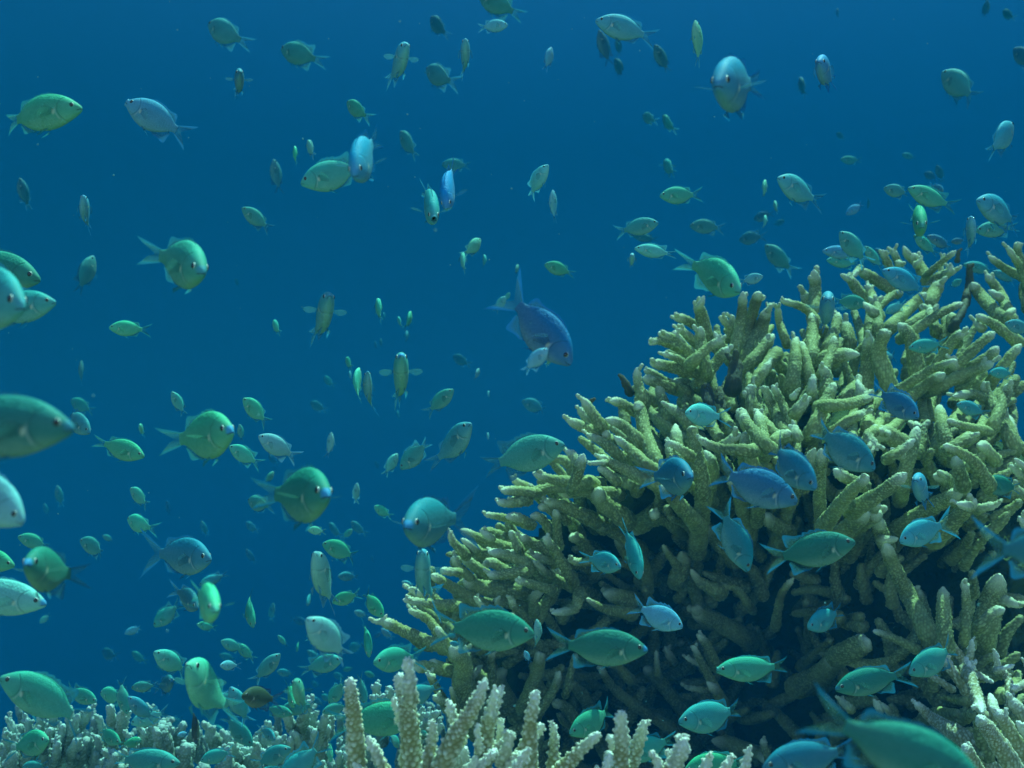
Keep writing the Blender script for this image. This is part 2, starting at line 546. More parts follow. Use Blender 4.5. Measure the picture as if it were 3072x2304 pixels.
def label_fish():
    used = set()
    big = [r for r in PLACED if r['nick']]
    for r in big:
        r['o']['label'] = r['nick']; used.add(r['nick'])
    short = {id(r): r['nick'] for r in big}
    for r in sorted((q for q in PLACED if not q['nick']), key=lambda q: -q['tl']):
        sz = 'tiny' if r['tl'] < 70 else 'small' if r['tl'] < 130 else 'mid-sized'
        dx, dy = r['n'][0] - r['t'][0], r['n'][1] - r['t'][1]
        if abs(r['s']) > .8: pose = 'facing us' if r['s'] > 0 else 'seen from behind'
        elif abs(dx) > abs(dy) * .8: pose = 'facing right' if dx > 0 else 'facing left'
        else: pose = 'nose up' if dy < 0 else 'nose down'
        cand = sorted(big, key=lambda b: math.hypot(b['px'][0] - r['px'][0], b['px'][1] - r['px'][1]))[:40]
        done = None
        for b in cand:
            ex, ey = r['px'][0] - b['px'][0], r['px'][1] - b['px'][1]
            a = math.degrees(math.atan2(-ey, ex)) % 360
            rel = ['right of', 'up and right of', 'above', 'up and left of', 'left of', 'down and left of', 'below', 'down and right of'][int((a + 22.5) // 45) % 8]
            near = 'just ' if math.hypot(ex, ey) < 110 else ''
            lab = '%s %s fish %s, %s%s the %s' % (sz, r['word'], pose, near, rel, short[id(b)])
            if lab not in used and len(lab.split()) <= 16:
                done = lab; break
        if done is None:
            done = '%s %s fish %s' % (sz, r['word'], pose)
            done += ', %d%% across and %d%% down' % (r['px'][0] / W * 100, r['px'][1] / H * 100)
        used.add(done); r['o']['label'] = done
# ------------------------------------------------------------------ coral
def catmull(p, n):
    p = np.asarray(p, float)
    if len(p) == 2: p = np.array([p[0], (p[0] + p[1]) / 2, p[1]])
    q = np.concatenate([[2 * p[0] - p[1]], p, [2 * p[-1] - p[-2]]])
    out = []
    for u in np.linspace(0, len(p) - 1 - 1e-6, n):
        i = int(u); t = u - i
        a, b, c, d = q[i], q[i + 1], q[i + 2], q[i + 3]
        out.append(.5 * (2 * b + (c - a) * t + (2*a - 5*b + 4*c - d) * t * t + (3*b - a - 3*c + d) * t ** 3))
    return np.array(out)

def finger(b, path, r0, r1, cell, amp, per, tiplen, tip1=1.0, wob=.065, point=1.6):
    """one coral finger: a bent tapering tube with rows of corallites standing out of it and a rounded tip"""
    path = np.asarray(path, float)
    seg = np.linalg.norm(np.diff(path, axis=0), axis=1).sum()
    if seg < 1e-4: return
    rm = max((r0 + r1) / 2, 1e-4)
    nb = max(6, int(round(2 * math.pi * rm / cell)))
    nr = nb * per
    step = 2 * math.pi * rm / nr
    nl = max(6, min(260, int(seg / step)))
    C = catmull(path, nl)
    T = np.gradient(C, axis=0); T /= np.linalg.norm(T, axis=1)[:, None] + 1e-9
    # turn-free frame
    a = np.array([0, 0, 1.]) if abs(T[0][2]) < .8 else np.array([1., 0, 0])
    N = np.zeros_like(C); n = a - T[0] * a.dot(T[0]); n /= np.linalg.norm(n); N[0] = n
    for i in range(1, nl):
        n = N[i - 1] - T[i] * N[i - 1].dot(T[i]); N[i] = n / (np.linalg.norm(n) + 1e-9)
    Bn = np.cross(T, N)
    s = np.linspace(0, 1, nl); L = s * seg
    rad = r0 + (r1 - r0) * s ** 1.15
    ph = nrg.uniform(0, 6.28, 6)
    rad = rad * (1 + wob * np.sin(L / rm * 1.1 + ph[0]) * .6 + wob * .5 * np.sin(L / rm * 2.7 + ph[1]))
    # rounded end
    e = np.clip((seg - L) / (r1 * point), 0, 1)
    rad = rad * np.clip(1 - (1 - e) ** 2 if point < 2 else e, 0.02, 1) ** (.5 if point < 2 else .52)
    e0 = np.clip(L / (r0 * .8), 0, 1)
    rad = rad * np.sqrt(np.clip(1 - (1 - e0) ** 2, 0.02, 1))
    th = np.linspace(0, 2 * math.pi, nr, endpoint=False)
    # staggered corallite rows
    v = L / (cell * .9)
    row0 = np.floor(v)
    u = th / (2 * math.pi) * nb
    Hh = np.zeros((nl, nr))
    sh = (int(row0.max()) + 4, nb)
    rnd = nrg.uniform(.15, 1.35, sh); ju = nrg.uniform(-.24, .24, sh); jv = nrg.uniform(-.24, .24, sh); js = nrg.uniform(.15, .30, sh)
    for dr in (0, 1):
        row = row0 + dr
        uu = u[None, :] + .5 * (row[:, None] % 2)
        uc = np.round(uu)
        ix = (row.astype(int)[:, None], uc.astype(int) % nb)
        d2 = (uu - uc - ju[ix]) ** 2 + (v[:, None] - row[:, None] - jv[ix]) ** 2 * .85
        Hh = np.maximum(Hh, np.clip(1 - d2 / js[ix], 0, 1) * rnd[ix])
    el = 1 + wob * .7 * np.sin(2 * th + ph[2])[None, :]
    rr = rad[:, None] * el + amp * Hh * np.clip(rad / (.5 * rm), .3, 1)[:, None]
    V = C[:, None, :] + (np.cos(th)[None, :, None] * N[:, None, :] + np.sin(th)[None, :, None] * Bn[:, None, :]) * rr[:, :, None]
    tip = np.clip(1 - (seg - L) / tiplen, 0, 1) * tip1
    tv = np.repeat(tip, nr); bv = Hh.reshape(-1)
    V = V.reshape(-1, 3)
    b.add(V, grid_faces(nl, nr, True), 0, tip=tv, bump=np.clip(bv, 0, 1))
    k = nr * (nl - 1)
    b.add(V[:nr], [tuple(range(nr))[::-1]], 0, tip=tv[:nr], bump=bv[:nr])
    b.add(V[k:], [tuple(range(nr))], 0, tip=tv[k:], bump=bv[k:])

def nubs(b, path, r, cell, amp, per, tiplen, n, size=1.0):
    """short side fingers near the end of a branch"""
    path = np.asarray(path, float)
    d = path[-1] - path[-2]; d /= np.linalg.norm(d) + 1e-9
    for _ in range(n):
        q = rng.uniform(.0, 1.0)
        base = path[-1] - d * r * (1 + 2.6 * q)
        o = nrg.normal(size=3); o -= d * o.dot(d); o /= np.linalg.norm(o)
        o[2] = abs(o[2]) * .6 + .1
        v = d * rng.uniform(.7, 1.1) + o * rng.uniform(.7, 1.2)
        v /= np.linalg.norm(v)
        L = r * rng.uniform(2.0, 3.2) * size
        finger(b, [base, base + v * L * .6, base + v * L + d * r * .3], r * rng.uniform(.5, .65), r * rng.uniform(.36, .48), cell, amp, per, tiplen, .75)

# how far out the face of the big mound stands, over the photo's 2212-wide grid
DP = np.array([(900,1280,2.05),(1000,1180,2.08),(1100,1050,2.05),(1250,900,2.08),(1300,1000,1.95),(1430,1050,1.80),(1400,780,2.22),
 (1500,680,2.32),(1650,650,2.36),(1780,590,2.6),(1920,560,2.8),(2150,560,2.7),(1700,850,2.05),(1900,780,2.25),(2100,780,2.15),
 (1650,1000,1.74),(1850,1000,1.72),(2050,1000,1.76),(2180,1200,1.74),(1950,1230,1.98),(1700,1220,2.22),(1500,1220,2.28),(1300,1230,2.24),
 (1100,1260,2.05),(950,1420,1.95),(1100,1450,2.2),(1400,1420,2.55),(1700,1420,2.5),(1880,1400,1.92),(2080,1400,1.72),(2150,1600,1.5),(1500,1600,2.6),(1900,1600,1.9)], float)
def depth(x, y):
    """x, y in photo pixels (3072)"""
    d2 = ((DP[:, 0] - x * .72) ** 2 + (DP[:, 1] - y * .72) ** 2) + 900
    w = d2 ** -1.6
    return float((w * DP[:, 2]).sum() / w.sum())

def inside(x, y, poly):
    c = False; n = len(poly)
    for i in range(n):
        x1, y1 = poly[i]; x2, y2 = poly[(i + 1) % n]
        if (y1 > y) != (y2 > y) and x < (x2 - x1) * (y - y1) / (y2 - y1) + x1: c = not c
    return c

def colony(name, label, cat, base):
    e = link(name, None); e.location = base
    return tag(e, label, cat, 'staghorn corals of the reef')

def put(me_builder, name, mats, parent, kind=None):
    me = me_builder.mesh(name, mats)
    o = link(name, me, parent)
    o.matrix_parent_inverse = Matrix.Translation(-parent.location)
    if kind: o['kind'] = kind
    return o

def parse(s):
    return [tuple(float(a) for a in p.split(',')) for p in s.split()]

NB = 0
def traced(parent, tile, s, r0, r1, off=0.0, mat=None, nub=None, cell=.0048, amp=.0017, per=3, tiplen=.042, dfun=None, name='branch', point=2.4, slim=.92):
    """a branch followed on the photo, put at its own distance and given its own girth"""
    global NB
    NB += 1
    k = TILES[tile][2]
    pts = [src(tile, *p) for p in parse(s)]
    lat = sum(math.dist(pts[i], pts[i + 1]) for i in range(len(pts) - 1))
    rnd = ((NB * 7919) % 97) / 97 - .5
    lm = lat / F * (dfun or depth)(*pts[-1])              # length across the view, metres
    # a hidden root reaches back into the colony
    q0, q1 = pts[0], pts[1]; ql = math.dist(q0, q1) + 1e-6
    pts = [(q0[0] - (q1[0] - q0[0]) / ql * lat * .22, q0[1] - (q1[1] - q0[1]) / ql * lat * .22)] + pts
    n = len(pts); P3 = []
    dt = (dfun or depth)(*pts[-1])
    for i, (x, y) in enumerate(pts):
        u = i / (n - 1)
        d = .5 * (dfun or depth)(x, y) + .5 * dt + off + lm * (.55 * (1 - u) - .12 * u) + rnd * .12
        if i == 0: d += .45 * lm
        P3.append(P(x, y, d))
    dm = np.mean([(p - CAM).dot(FW) for p in P3])
    R0, R1 = r0 * k / F * dm * slim, r1 * k / F * dm * slim * slim
    b = MB()
    finger(b, P3, R0, R1, cell, amp, per, tiplen, point=point)
    if nub is None: nub = rng.choice([0, 1, 1, 2, 3])
    nubs(b, P3, R1, cell, amp, per, tiplen, nub)
    return put(b, name, [mat or M_CORAL], parent)
# ------------------------------------------------------------------ the reef: one colony = one thing, each branch a part
def col_at(x, y, d, label, cat='coral'):
    return colony('staghorn_coral', label, cat, P(x, y, d))

def run(parent, rows, **kw):
    for r in rows:
        tile, s, r0, r1 = r[:4]
        k = dict(kw)
        if len(r) > 4: k['off'] = r[4]
        if len(r) > 5: k.update(r[5])
        traced(parent, tile, s, r0, r1, **k)

ridge = col_at(2230, 1300, 2.25, 'upright thick-fingered coral crown at the left end of the ridge')
run(ridge, [
 ('G', '1660,1240 1610,1050 1572,955', 66, 42, 0, {'nub': 3}), ('G', '1600,990 1640,905', 32, 24, 0, {'nub': 0}),
 ('G', '1580,1160 1470,1100 1378,1083', 52, 30), ('G', '1540,1270 1450,1195 1405,1165', 48, 30), ('G', '1450,1300 1400,1230 1395,1190', 42, 30),
 ('G', '1540,1400 1390,1275 1258,1212', 66, 34, -.05), ('G', '1420,1340 1270,1280 1178,1300', 46, 28, 0, {'nub': 2}), ('G', '1520,1490 1400,1420 1290,1382', 44, 26),
 ('G', '1580,1540 1360,1495 1188,1458', 68, 40, -.06), ('G', '1650,1500 1610,1270 1605,1160', 62, 42, -.10), ('G', '1560,1440 1680,1330 1815,1250', 62, 30, -.10),
 ('G', '1620,1600 1760,1430 1850,1330', 62, 42, -.05), ('G', '1890,1360 1945,1100 1962,870', 58, 38), ('G', '1930,1390 2010,1150 2065,960 2095,875', 68, 42, -.05, {'nub': 2}),
 ('G', '1970,1430 2080,1200 2172,1000', 62, 36), ('G', '1990,1500 2120,1350 2215,1225', 62, 46), ('G', '1900,1230 1830,1140 1768,1072', 48, 28),
 ('G', '1770,1300 1720,1200', 44, 34, .03), ('G', '1130,1760 1090,1620 1078,1500', 62, 30), ('G', '1320,1620 1210,1550 1138,1520', 44, 28),
 ('G', '1010,1680 950,1560', 46, 30, .02, {'mat': M_DEAD}), ('K', '720,360 690,260 715,210', 26, 16, .03, {'mat': M_DEAD}), ('G', '2210,1420 2100,1560 2050,1640', 60, 50, .05),
 ('G', '1880,1640 1900,1500 1890,1410', 80, 60, -.06, {'mat': M_DEAD}), ('G', '1720,1700 1700,1560 1690,1500', 40, 30), ('G', '1480,1700 1380,1640 1300,1610', 50, 40, .05),
 ('K', '1340,110 1200,60 1130,40', 55, 40, .02), ('K', '1640,150 1480,90 1330,85', 62, 45, .05), ('K', '2040,300 2020,150 2030,90', 60, 46), ('K', '1680,260 1660,130 1680,90', 60, 40, .0, {'mat': M_DEAD}),
 ('K', '1790,330 1780,200 1760,110', 80, 60, .08, {'mat': M_DEAD}), ('K', '1990,420 1940,330 1910,320', 60, 40), ('K', '1500,420 1420,330 1310,250', 56, 40, .06),
 ('G', '2060,1640 2130,1540 2190,1440', 44, 30), ('G', '1990,1250 1960,1160 1990,1080', 40, 26, .08), ('G', '1840,1240 1870,1120 1860,1060', 36, 24, .1)])

right = col_at(2780, 1250, 2.4, 'dense coral ridge of crossing upright fingers at the upper right')
run(right, [
 ('H', '530,1170 400,1015 190,942', 56, 26, -.05), ('H', '470,1040 480,840 470,690', 66, 46, 0, {'nub': 3}), ('H', '490,1040 410,940 380,860', 60, 44, .05, {'nub': 3}),
 ('H', '880,930 800,810 745,735', 54, 36), ('H', '760,770 690,725', 32, 26, 0, {'nub': 0}), ('H', '1110,850 950,755 835,690', 55, 42), ('H', '840,690 790,745', 36, 26, 0, {'nub': 1}),
 ('H', '990,1040 945,900 912,805', 60, 30, -.05, {'nub': 3}), ('H', '980,1010 1110,910 1215,862', 46, 28, -.06, {'nub': 0}), ('H', '1000,1180 1000,1040 955,940', 48, 40, -.05),
 ('H', '950,1030 880,962', 50, 46, -.12, {'nub': 0}), ('H', '930,1320 930,1140 945,1025', 56, 36), ('H', '1090,1180 1280,990 1400,880', 68, 44), ('H', '1270,1150 1400,1060 1415,990', 62, 44),
 ('H', '1270,1210 1500,1060 1705,965', 50, 32, -.08, {'nub': 0}), ('H', '1110,700 1060,590 1040,525', 42, 26, 0, {'nub': 3}), ('H', '1190,690 1150,590 1120,515', 40, 26, 0, {'nub': 3}),
 ('H', '1180,640 1230,640', 34, 26), ('H', '1410,780 1330,630 1285,555', 58, 40, .05), ('H', '1320,630 1250,570 1212,495', 42, 30, .05), ('H', '1330,640 1370,590', 36, 26, .0),
 ('H', '1430,710 1550,610 1650,530', 32, 22, .05, {'nub': 0}), ('H', '1545,620 1530,560', 24, 18, .05), ('H', '1660,600 1670,520', 22, 16, .05, {'mat': M_DEAD}),
 ('H', '1400,900 1490,770 1590,690', 62, 44, 0, {'nub': 3}), ('H', '1580,720 1670,680', 42, 30, 0, {'nub': 3}), ('H', '1600,690 1600,630', 30, 22), ('H', '1420,980 1480,860 1540,770', 66, 50, .0, {'nub': 2}),
 ('H', '1735,920 1760,780 1755,640', 38, 26, .0, {'mat': M_DEAD, 'nub': 3}), ('H', '1640,1140 1700,1040 1735,930', 40, 26, -.05, {'mat': M_DEAD}),
 ('H', '2230,770 2060,680 1915,575', 52, 26, .02, {'nub': 1}), ('H', '2240,800 2160,560 2165,460', 60, 26, .02, {'nub': 1}), ('H', '2150,620 2062,488', 34, 26), 
 ('H', '2010,1080 1850,900 1775,795', 64, 46, -.02, {'nub': 0}), ('H', '2110,1100 2010,880 1895,725', 58, 36, .02), ('H', '2000,910 1915,858', 40, 32, .0, {'nub': 0}), ('H', '2080,1060 2140,1010', 40, 30),
 ('H', '2110,1250 1960,1140 1810,1065', 60, 34, -.04, {'nub': 0}), ('H', '2225,980 2200,860 2215,760', 40, 30, .05),
 ('H', '450,1420 455,1210 452,1050', 74, 38, -.08, {'nub': 0}), ('H', '590,1330 650,1160 672,1045', 64, 34, -.04, {'nub': 1}), ('H', '0,1370 60,1160 102,975', 62, 26, -.03), ('H', '550,1540 620,1360 640,1240', 58, 34, -.10, {'nub': 0}),
 ('H', '600,1420 720,1395 850,1390', 78, 66, -.02, {'nub': 0}), ('H', '890,1700 915,1420 930,1210', 84, 44, -.10, {'nub': 2}), ('H', '1110,1690 1010,1400 1040,1250 1075,1180', 88, 40, -.12, {'nub': 1}), 
 ('H', '1330,1540 1270,1260 1170,1128', 84, 44, -.04, {'nub': 0}), ('H', '290,1640 315,1420 308,1245', 84, 34, -.08), ('H', '440,1600 400,1420 368,1285', 62, 26, -.02), ('H', '570,1720 575,1570 515,1475', 72, 34, -.10),
 ('H', '455,1680 470,1555', 48, 22, -.12), ('H', '1180,1680 1440,1520 1655,1440', 54, 30, -.06), ('H', '1480,1660 1750,1550 1965,1455', 72, 36, -.05), ('H', '1390,1640 1540,1400 1640,1260 1720,1205', 62, 38, -.02, {'nub': 2}),
 ('H', '1660,1480 1850,1300 1970,1205', 58, 36), ('H', '1780,1500 1930,1400 2000,1325', 56, 40), ('H', '1960,1590 2080,1430 2190,1305', 58, 34), ('H', '860,1700 830,1600', 64, 48, -.08),
 ('H', '760,1280 740,1180 720,1110', 70, 40, .04), ('H', '230,1260 180,1120 170,980', 44, 26, .05), ('H', '1480,1180 1440,1080 1440,1000', 56, 40, .06), ('H', '1560,1300 1570,1150 1560,1040', 60, 40, .05),
 ('H', '1640,1260 1620,1120 1600,1050', 56, 40, .08), ('H', '180,1480 80,1380 40,1290', 54, 36), ('H', '1850,1160 1790,1100', 44, 34), ('H', '1700,1560 1640,1480 1630,1400', 60, 40, .05),
 ('L', '230,500 130,280 58,105', 68, 34, -.04), ('L', '290,450 185,210 122,98', 58, 26, -.02), ('L', '320,320 385,240 405,195', 54, 40, -.05), ('L', '270,430 420,160 472,15', 68, 26, -.04),
 ('L', '470,460 580,210 645,75', 80, 34, -.06), ('L', '590,270 780,250 965,185', 64, 44, -.08), ('L', '730,200 830,90 885,35', 62, 42), ('L', '300,190 325,145', 34, 24), ('L', '1080,400 1250,210 1420,80 1560,0', 74, 46, -.04, {'nub': 0}),
 ('L', '640,480 760,390 900,320', 52, 40, .03), ('L', '60,620 40,480 0,310', 70, 40, .0), ('L', '140,560 190,510 290,490', 48, 36, -.06), ('L', '330,520 300,460 255,430', 46, 34, -.06)])

flank = col_at(1850, 1750, 2.1, 'left flank coral with tiered fingers reaching out over blue water')
run(flank, [
 ('K', '770,420 690,300 622,200', 66, 34, -.03), ('K', '690,420 625,330 596,285', 44, 26), ('K', '760,500 620,440 492,378', 62, 36, -.03), ('K', '1260,790 1160,540 1105,300 1090,280', 78, 48, .0, {'nub': 0}),
 ('K', '1100,560 960,430 815,378', 64, 34, -.06, {'nub': 0}), ('K', '1040,300 930,240 852,230', 54, 30), ('K', '1340,360 1290,220 1248,62', 74, 38, -.05), ('K', '940,690 810,580 660,505', 62, 28, -.03), ('K', '1170,770 1020,630 895,525', 72, 30, -.04),
 ('K', '1220,910 1030,820 870,750 770,685', 76, 30, -.10, {'nub': 2}), ('K', '890,880 805,805 755,788', 48, 26, -.06), ('K', '800,740 665,748', 28, 18, -.04), ('K', '620,900 400,885 215,825', 64, 34, -.05, {'nub': 2}),
 ('K', '560,930 600,790 640,668', 58, 40, -.08, {'nub': 0}), ('K', '590,760 545,680 485,640', 46, 34), ('K', '1000,560 900,470 860,460', 40, 26), ('K', '820,500 790,440', 40, 34), ('K', '1620,1000 1400,830 1330,560', 60, 26, .10),
 ('K', '640,930 300,965 10,1088', 64, 38, -.02), ('K', '230,990 60,975 -50,972', 50, 40), ('K', '230,970 165,950', 44, 38, -.04), ('K', '140,930 70,890 38,850', 44, 18, 0, {'nub': 2}), ('J', '2240,1060 2110,1080 2015,1062', 50, 26),
 ('J', '2240,1240 2070,1195 1912,1168', 54, 22), ('K', '360,1290 280,1200 195,1180', 54, 30), ('K', '170,1240 80,1195 -10,1190', 50, 36), ('K', '425,1390 412,1220 410,1135', 48, 30, -.05), 
 ('K', '350,1470 190,1395 115,1348', 54, 32), ('K', '520,1680 410,1490 310,1355', 54, 34, -.06, {'nub': 2}), ('K', '290,1660 130,1530 -10,1490', 64, 44), ('K', '340,1660 215,1555', 40, 26), ('K', '520,1670 370,1640', 40, 28), ('K', '350,1560 195,1490', 48, 30), 
 ('K', '700,1560 590,1565 510,1540', 48, 26, -.04), ('K', '1000,1510 945,1420 915,1355', 52, 40, .10), ('K', '860,1000 600,980 450,1010', 66, 44, .05), ('K', '960,1190 780,1050 770,960', 90, 70, .12), ('K', '880,1260 700,1180 560,1150', 52, 36, .12),
 ('K', '1060,1420 860,1300 740,1250', 60, 46, .15), ('K', '680,1200 480,1110 310,1060', 70, 40, .06), ('K', '700,1500 600,1380 520,1360', 60, 40, .06), ('K', '470,1200 340,1120 260,1110', 46, 30, .02),
 ('J', '2110,1450 1900,1375 1715,1298', 62, 32, -.02), ('J', '1960,1360 1878,1300', 38, 30), ('J', '1740,1480 1655,1390 1620,1295', 54, 18, 0, {'nub': 2}), ('J', '2030,1520 1810,1475 1670,1440', 54, 34), ('J', '1830,1450 1725,1370', 44, 34),
 ('J', '2240,1570 2090,1505 1945,1478', 56, 32, -.03), ('J', '1790,1690 1700,1590 1655,1515', 48, 28), ('J', '2200,1450 2150,1350 2138,1308', 48, 24), ('J', '1680,1650 1590,1640 1560,1620', 42, 30), ('J', '1900,1650 1780,1560 1750,1540', 54, 36, .05), ('J', '2100,1640 1980,1570 1900,1590', 50, 36, .05),
 ('N', '2230,30 2040,60 1935,48', 54, 30, -.02)])

foot = col_at(1430, 2150, 2.0, 'low coral foot on the left with one long bare arm over the fish')
run(foot, [
 ('N', '1660,690 1400,590 1200,500 1085,435', 62, 46, -.05, {'nub': 0}), ('N', '1100,470 1075,440 1110,385', 32, 22, -.02, {'nub': 0}), ('N', '1080,450 975,440', 32, 26, -.02, {'nub': 1}),
 ('N', '1570,600 1450,430 1285,345', 54, 28, -.02), ('N', '1640,310 1500,300 1240,262', 58, 32, -.02, {'nub': 2}), ('N', '1940,320 1760,225 1600,130 1475,55', 58, 36), ('N', '1560,340 1440,190 1395,100', 70, 40, .02), ('N', '1400,215 1280,170', 46, 34, 0, {'nub': 2}),
 ('N', '2230,190 1900,165 1740,95', 80, 56, .04), ('N', '1920,340 1830,235', 32, 24), ('N', '1650,710 1570,570 1515,485', 48, 28), ('N', '1710,760 1660,660 1615,615', 42, 24), ('N', '1760,740 1760,640', 46, 34), 
 ('N', '1740,920 1610,835 1462,768', 54, 26, -.02), ('N', '1700,870 1460,820 1335,830', 62, 50), ('N', '1830,1250 1730,970 1740,790 1640,650', 110, 60, .0, {'nub': 0}), ('N', '1580,1110 1500,960 1445,850', 50, 26, -.03), ('N', '1480,900 1425,868', 26, 18, -.03),
 ('N', '2000,960 1970,780 1985,685', 42, 28), ('N', '1790,920 1900,805', 46, 26), ('N', '1700,1210 1665,1090 1638,985', 36, 16, -.06), ('N', '1720,1280 1610,1140 1490,1060', 46, 34), ('N', '1870,1200 1980,960 2100,830', 90, 60, .15), ('N', '2180,1200 2060,1000 2020,860', 80, 60, .2),
 ('N', '1900,620 1860,560 1850,640', 44, 34), ('N', '2240,330 2100,280 1980,270', 60, 44, .1), ('N', '2240,480 2160,420 2140,380', 40, 28), ('N', '2030,300 2020,270 2050,230', 26, 18), ('O', '150,420 60,320 40,245', 44, 28, .0), ('O', '330,170 190,130 70,92', 46, 30, -.02), ('O', '500,140 360,60 265,0', 46, 30, -.02), ('O', '230,330 230,240 310,180', 50, 36, .05)])

front = col_at(2500, 1800, 1.95, 'big front coral colony whose stout trunks hold up the overhang')
run(front, [
 ('K', '1600,1300 1630,960 1565,610 1530,435', 92, 44, -.02, {'nub': 0}), ('K', '1540,1210 1360,1010 1285,938', 80, 38, -.05, {'nub': 0}), ('K', '1970,640 1750,620 1590,540', 60, 34, -.10), ('K', '1500,670 1410,605 1320,565', 50, 22, -.04), ('K', '1800,600 1880,540 1935,510', 48, 42),
 ('K', '2150,590 2015,440 1958,335', 70, 38, -.06), ('K', '2110,500 2110,330 1985,160', 52, 24), ('K', '2230,510 2110,370 2055,295', 58, 28, -.02), ('K', '1660,1000 1700,800 1640,640', 80, 60, .14), ('K', '1850,1500 1700,1330 1640,1280', 84, 70, .0, {'nub': 0}),
 ('K', '1420,1700 1462,1560 1450,1480', 84, 58, .05, {'nub': 0}), ('K', '1400,1580 1335,1490 1298,1425', 46, 14, .02, {'nub': 0}), ('K', '1360,1240 1240,1180 1220,1160', 60, 40, .12), ('K', '1250,1150 1130,1240 1060,1330', 100, 80, .18), ('K', '1440,880 1420,700 1400,420', 60, 50, .10, {'nub': 0}),
 ('K', '1990,1250 1930,1000 1860,860', 80, 56, .06), ('K', '2050,760 1980,600 1990,480', 66, 46, .05),
 ('L', '1580,640 1535,440 1505,265', 84, 46, -.05, {'nub': 0}), ('L', '1990,330 1905,170 1878,65', 66, 36), ('L', '1970,400 2060,190 2082,85', 60, 36, -.05, {'nub': 2}), ('L', '2110,580 2045,410 1985,330', 78, 56), ('L', '1870,470 1710,435 1572,385', 48, 24, .05), ('L', '1860,200 1780,170 1620,190', 46, 32, .05),
 ('L', '1900,890 1800,740 1680,655 1542,595', 72, 24, -.08, {'nub': 0}), ('L', '1600,620 1760,535 1808,515', 52, 44, -.02, {'nub': 2}), ('L', '1110,690 1220,620 1308,545', 52, 32, -.06, {'nub': 0}), ('L', '1180,680 1105,620', 42, 34, -.06, {'nub': 0}), 
 ('L', '850,1100 1060,970 1240,825', 82, 48, -.12, {'nub': 0}), ('L', '610,1190 760,1000 920,850', 84, 40, -.06, {'nub': 1}), ('L', '530,1260 515,1000 530,625', 66, 44, .0, {'nub': 0}), ('L', '850,920 720,860 630,795', 56, 44, .0), ('L', '1170,560 1060,500 980,520', 84, 60, .02), ('L', '1200,960 1240,760 1330,440', 66, 60, .04, {'nub': 0}),
 ('L', '590,1440 890,1220 1010,1155', 92, 70, .05), ('L', '1160,1290 1480,1090 1700,980', 80, 60, .05), ('L', '1520,1330 1700,1160 1810,1040', 92, 48, -.06, {'nub': 1}), ('L', '1740,1100 1648,1080', 42, 34, -.06, {'nub': 1}), ('L', '1860,1120 2020,1080', 50, 30, .02), ('L', '2240,880 2095,760', 46, 34, -.03), ('L', '2230,790 2130,705', 36, 26, -.03),
 ('L', '1600,1040 1560,880 1460,850', 70, 50, .10), ('L', '1700,900 1660,760 1640,690', 70, 46, .05), ('L', '2230,640 2140,560 2090,350', 60, 40, .05), ('L', '1950,700 1880,610 1840,600', 66, 44, .08), ('L', '960,490 920,520 1000,640', 50, 40, .08), ('L', '1360,820 1380,620 1310,400', 70, 56, .12), ('L', '2230,1020 2140,960 2100,930', 50, 40, .05), 
 ('L', '230,1290 120,1240 60,1180', 66, 60, .04), ('L', '0,1180 20,1010 40,930', 70, 60, .06), ('L', '2230,1260 2165,1185', 48, 36, -.03), ('L', '720,1310 830,1210 910,1150', 88, 76, .04), ('L', '200,1300 240,1150 480,620', 90, 46, .1, {'nub': 0}),
 ('P', '1420,560 1250,220 1140,10 1060,-200', 84, 56, -.06, {'nub': 0}), ('L', '1060,1400 1010,1280 1005,1200', 74, 62, -.06, {'nub': 0}), ('L', '1050,1390 1170,1370', 54, 46, -.08, {'nub': 0}), ('P', '1560,620 1545,370 1540,155', 82, 50, -.04, {'nub': 0}), ('P', '1720,570 1735,310 1712,92', 54, 30, -.06, {'nub': 2}), 
 ('P', '1880,540 1950,270 2010,50', 120, 90, .06, {'nub': 0}), ('P', '1860,470 1960,370 2055,340', 56, 46), ('P', '2060,270 2200,325', 46, 38), ('P', '1420,480 1360,280 1290,150', 60, 46, .05),
 ('P', '700,720 860,640 930,600', 100, 84, .02, {'nub': 0}), ('P', '860,590 815,560', 84, 82, -.04, {'nub': 0, 'mat': M_CORALL}), ('P', '1280,610 1110,770 860,795 705,765', 60, 34, -.02, {'nub': 2}), ('P', '1270,650 1080,560 960,522', 50, 20, .0, {'nub': 0}), ('P', '720,890 625,760 515,685', 66, 32, -.02), ('P', '380,960 560,860 640,740', 110, 80, .06)])

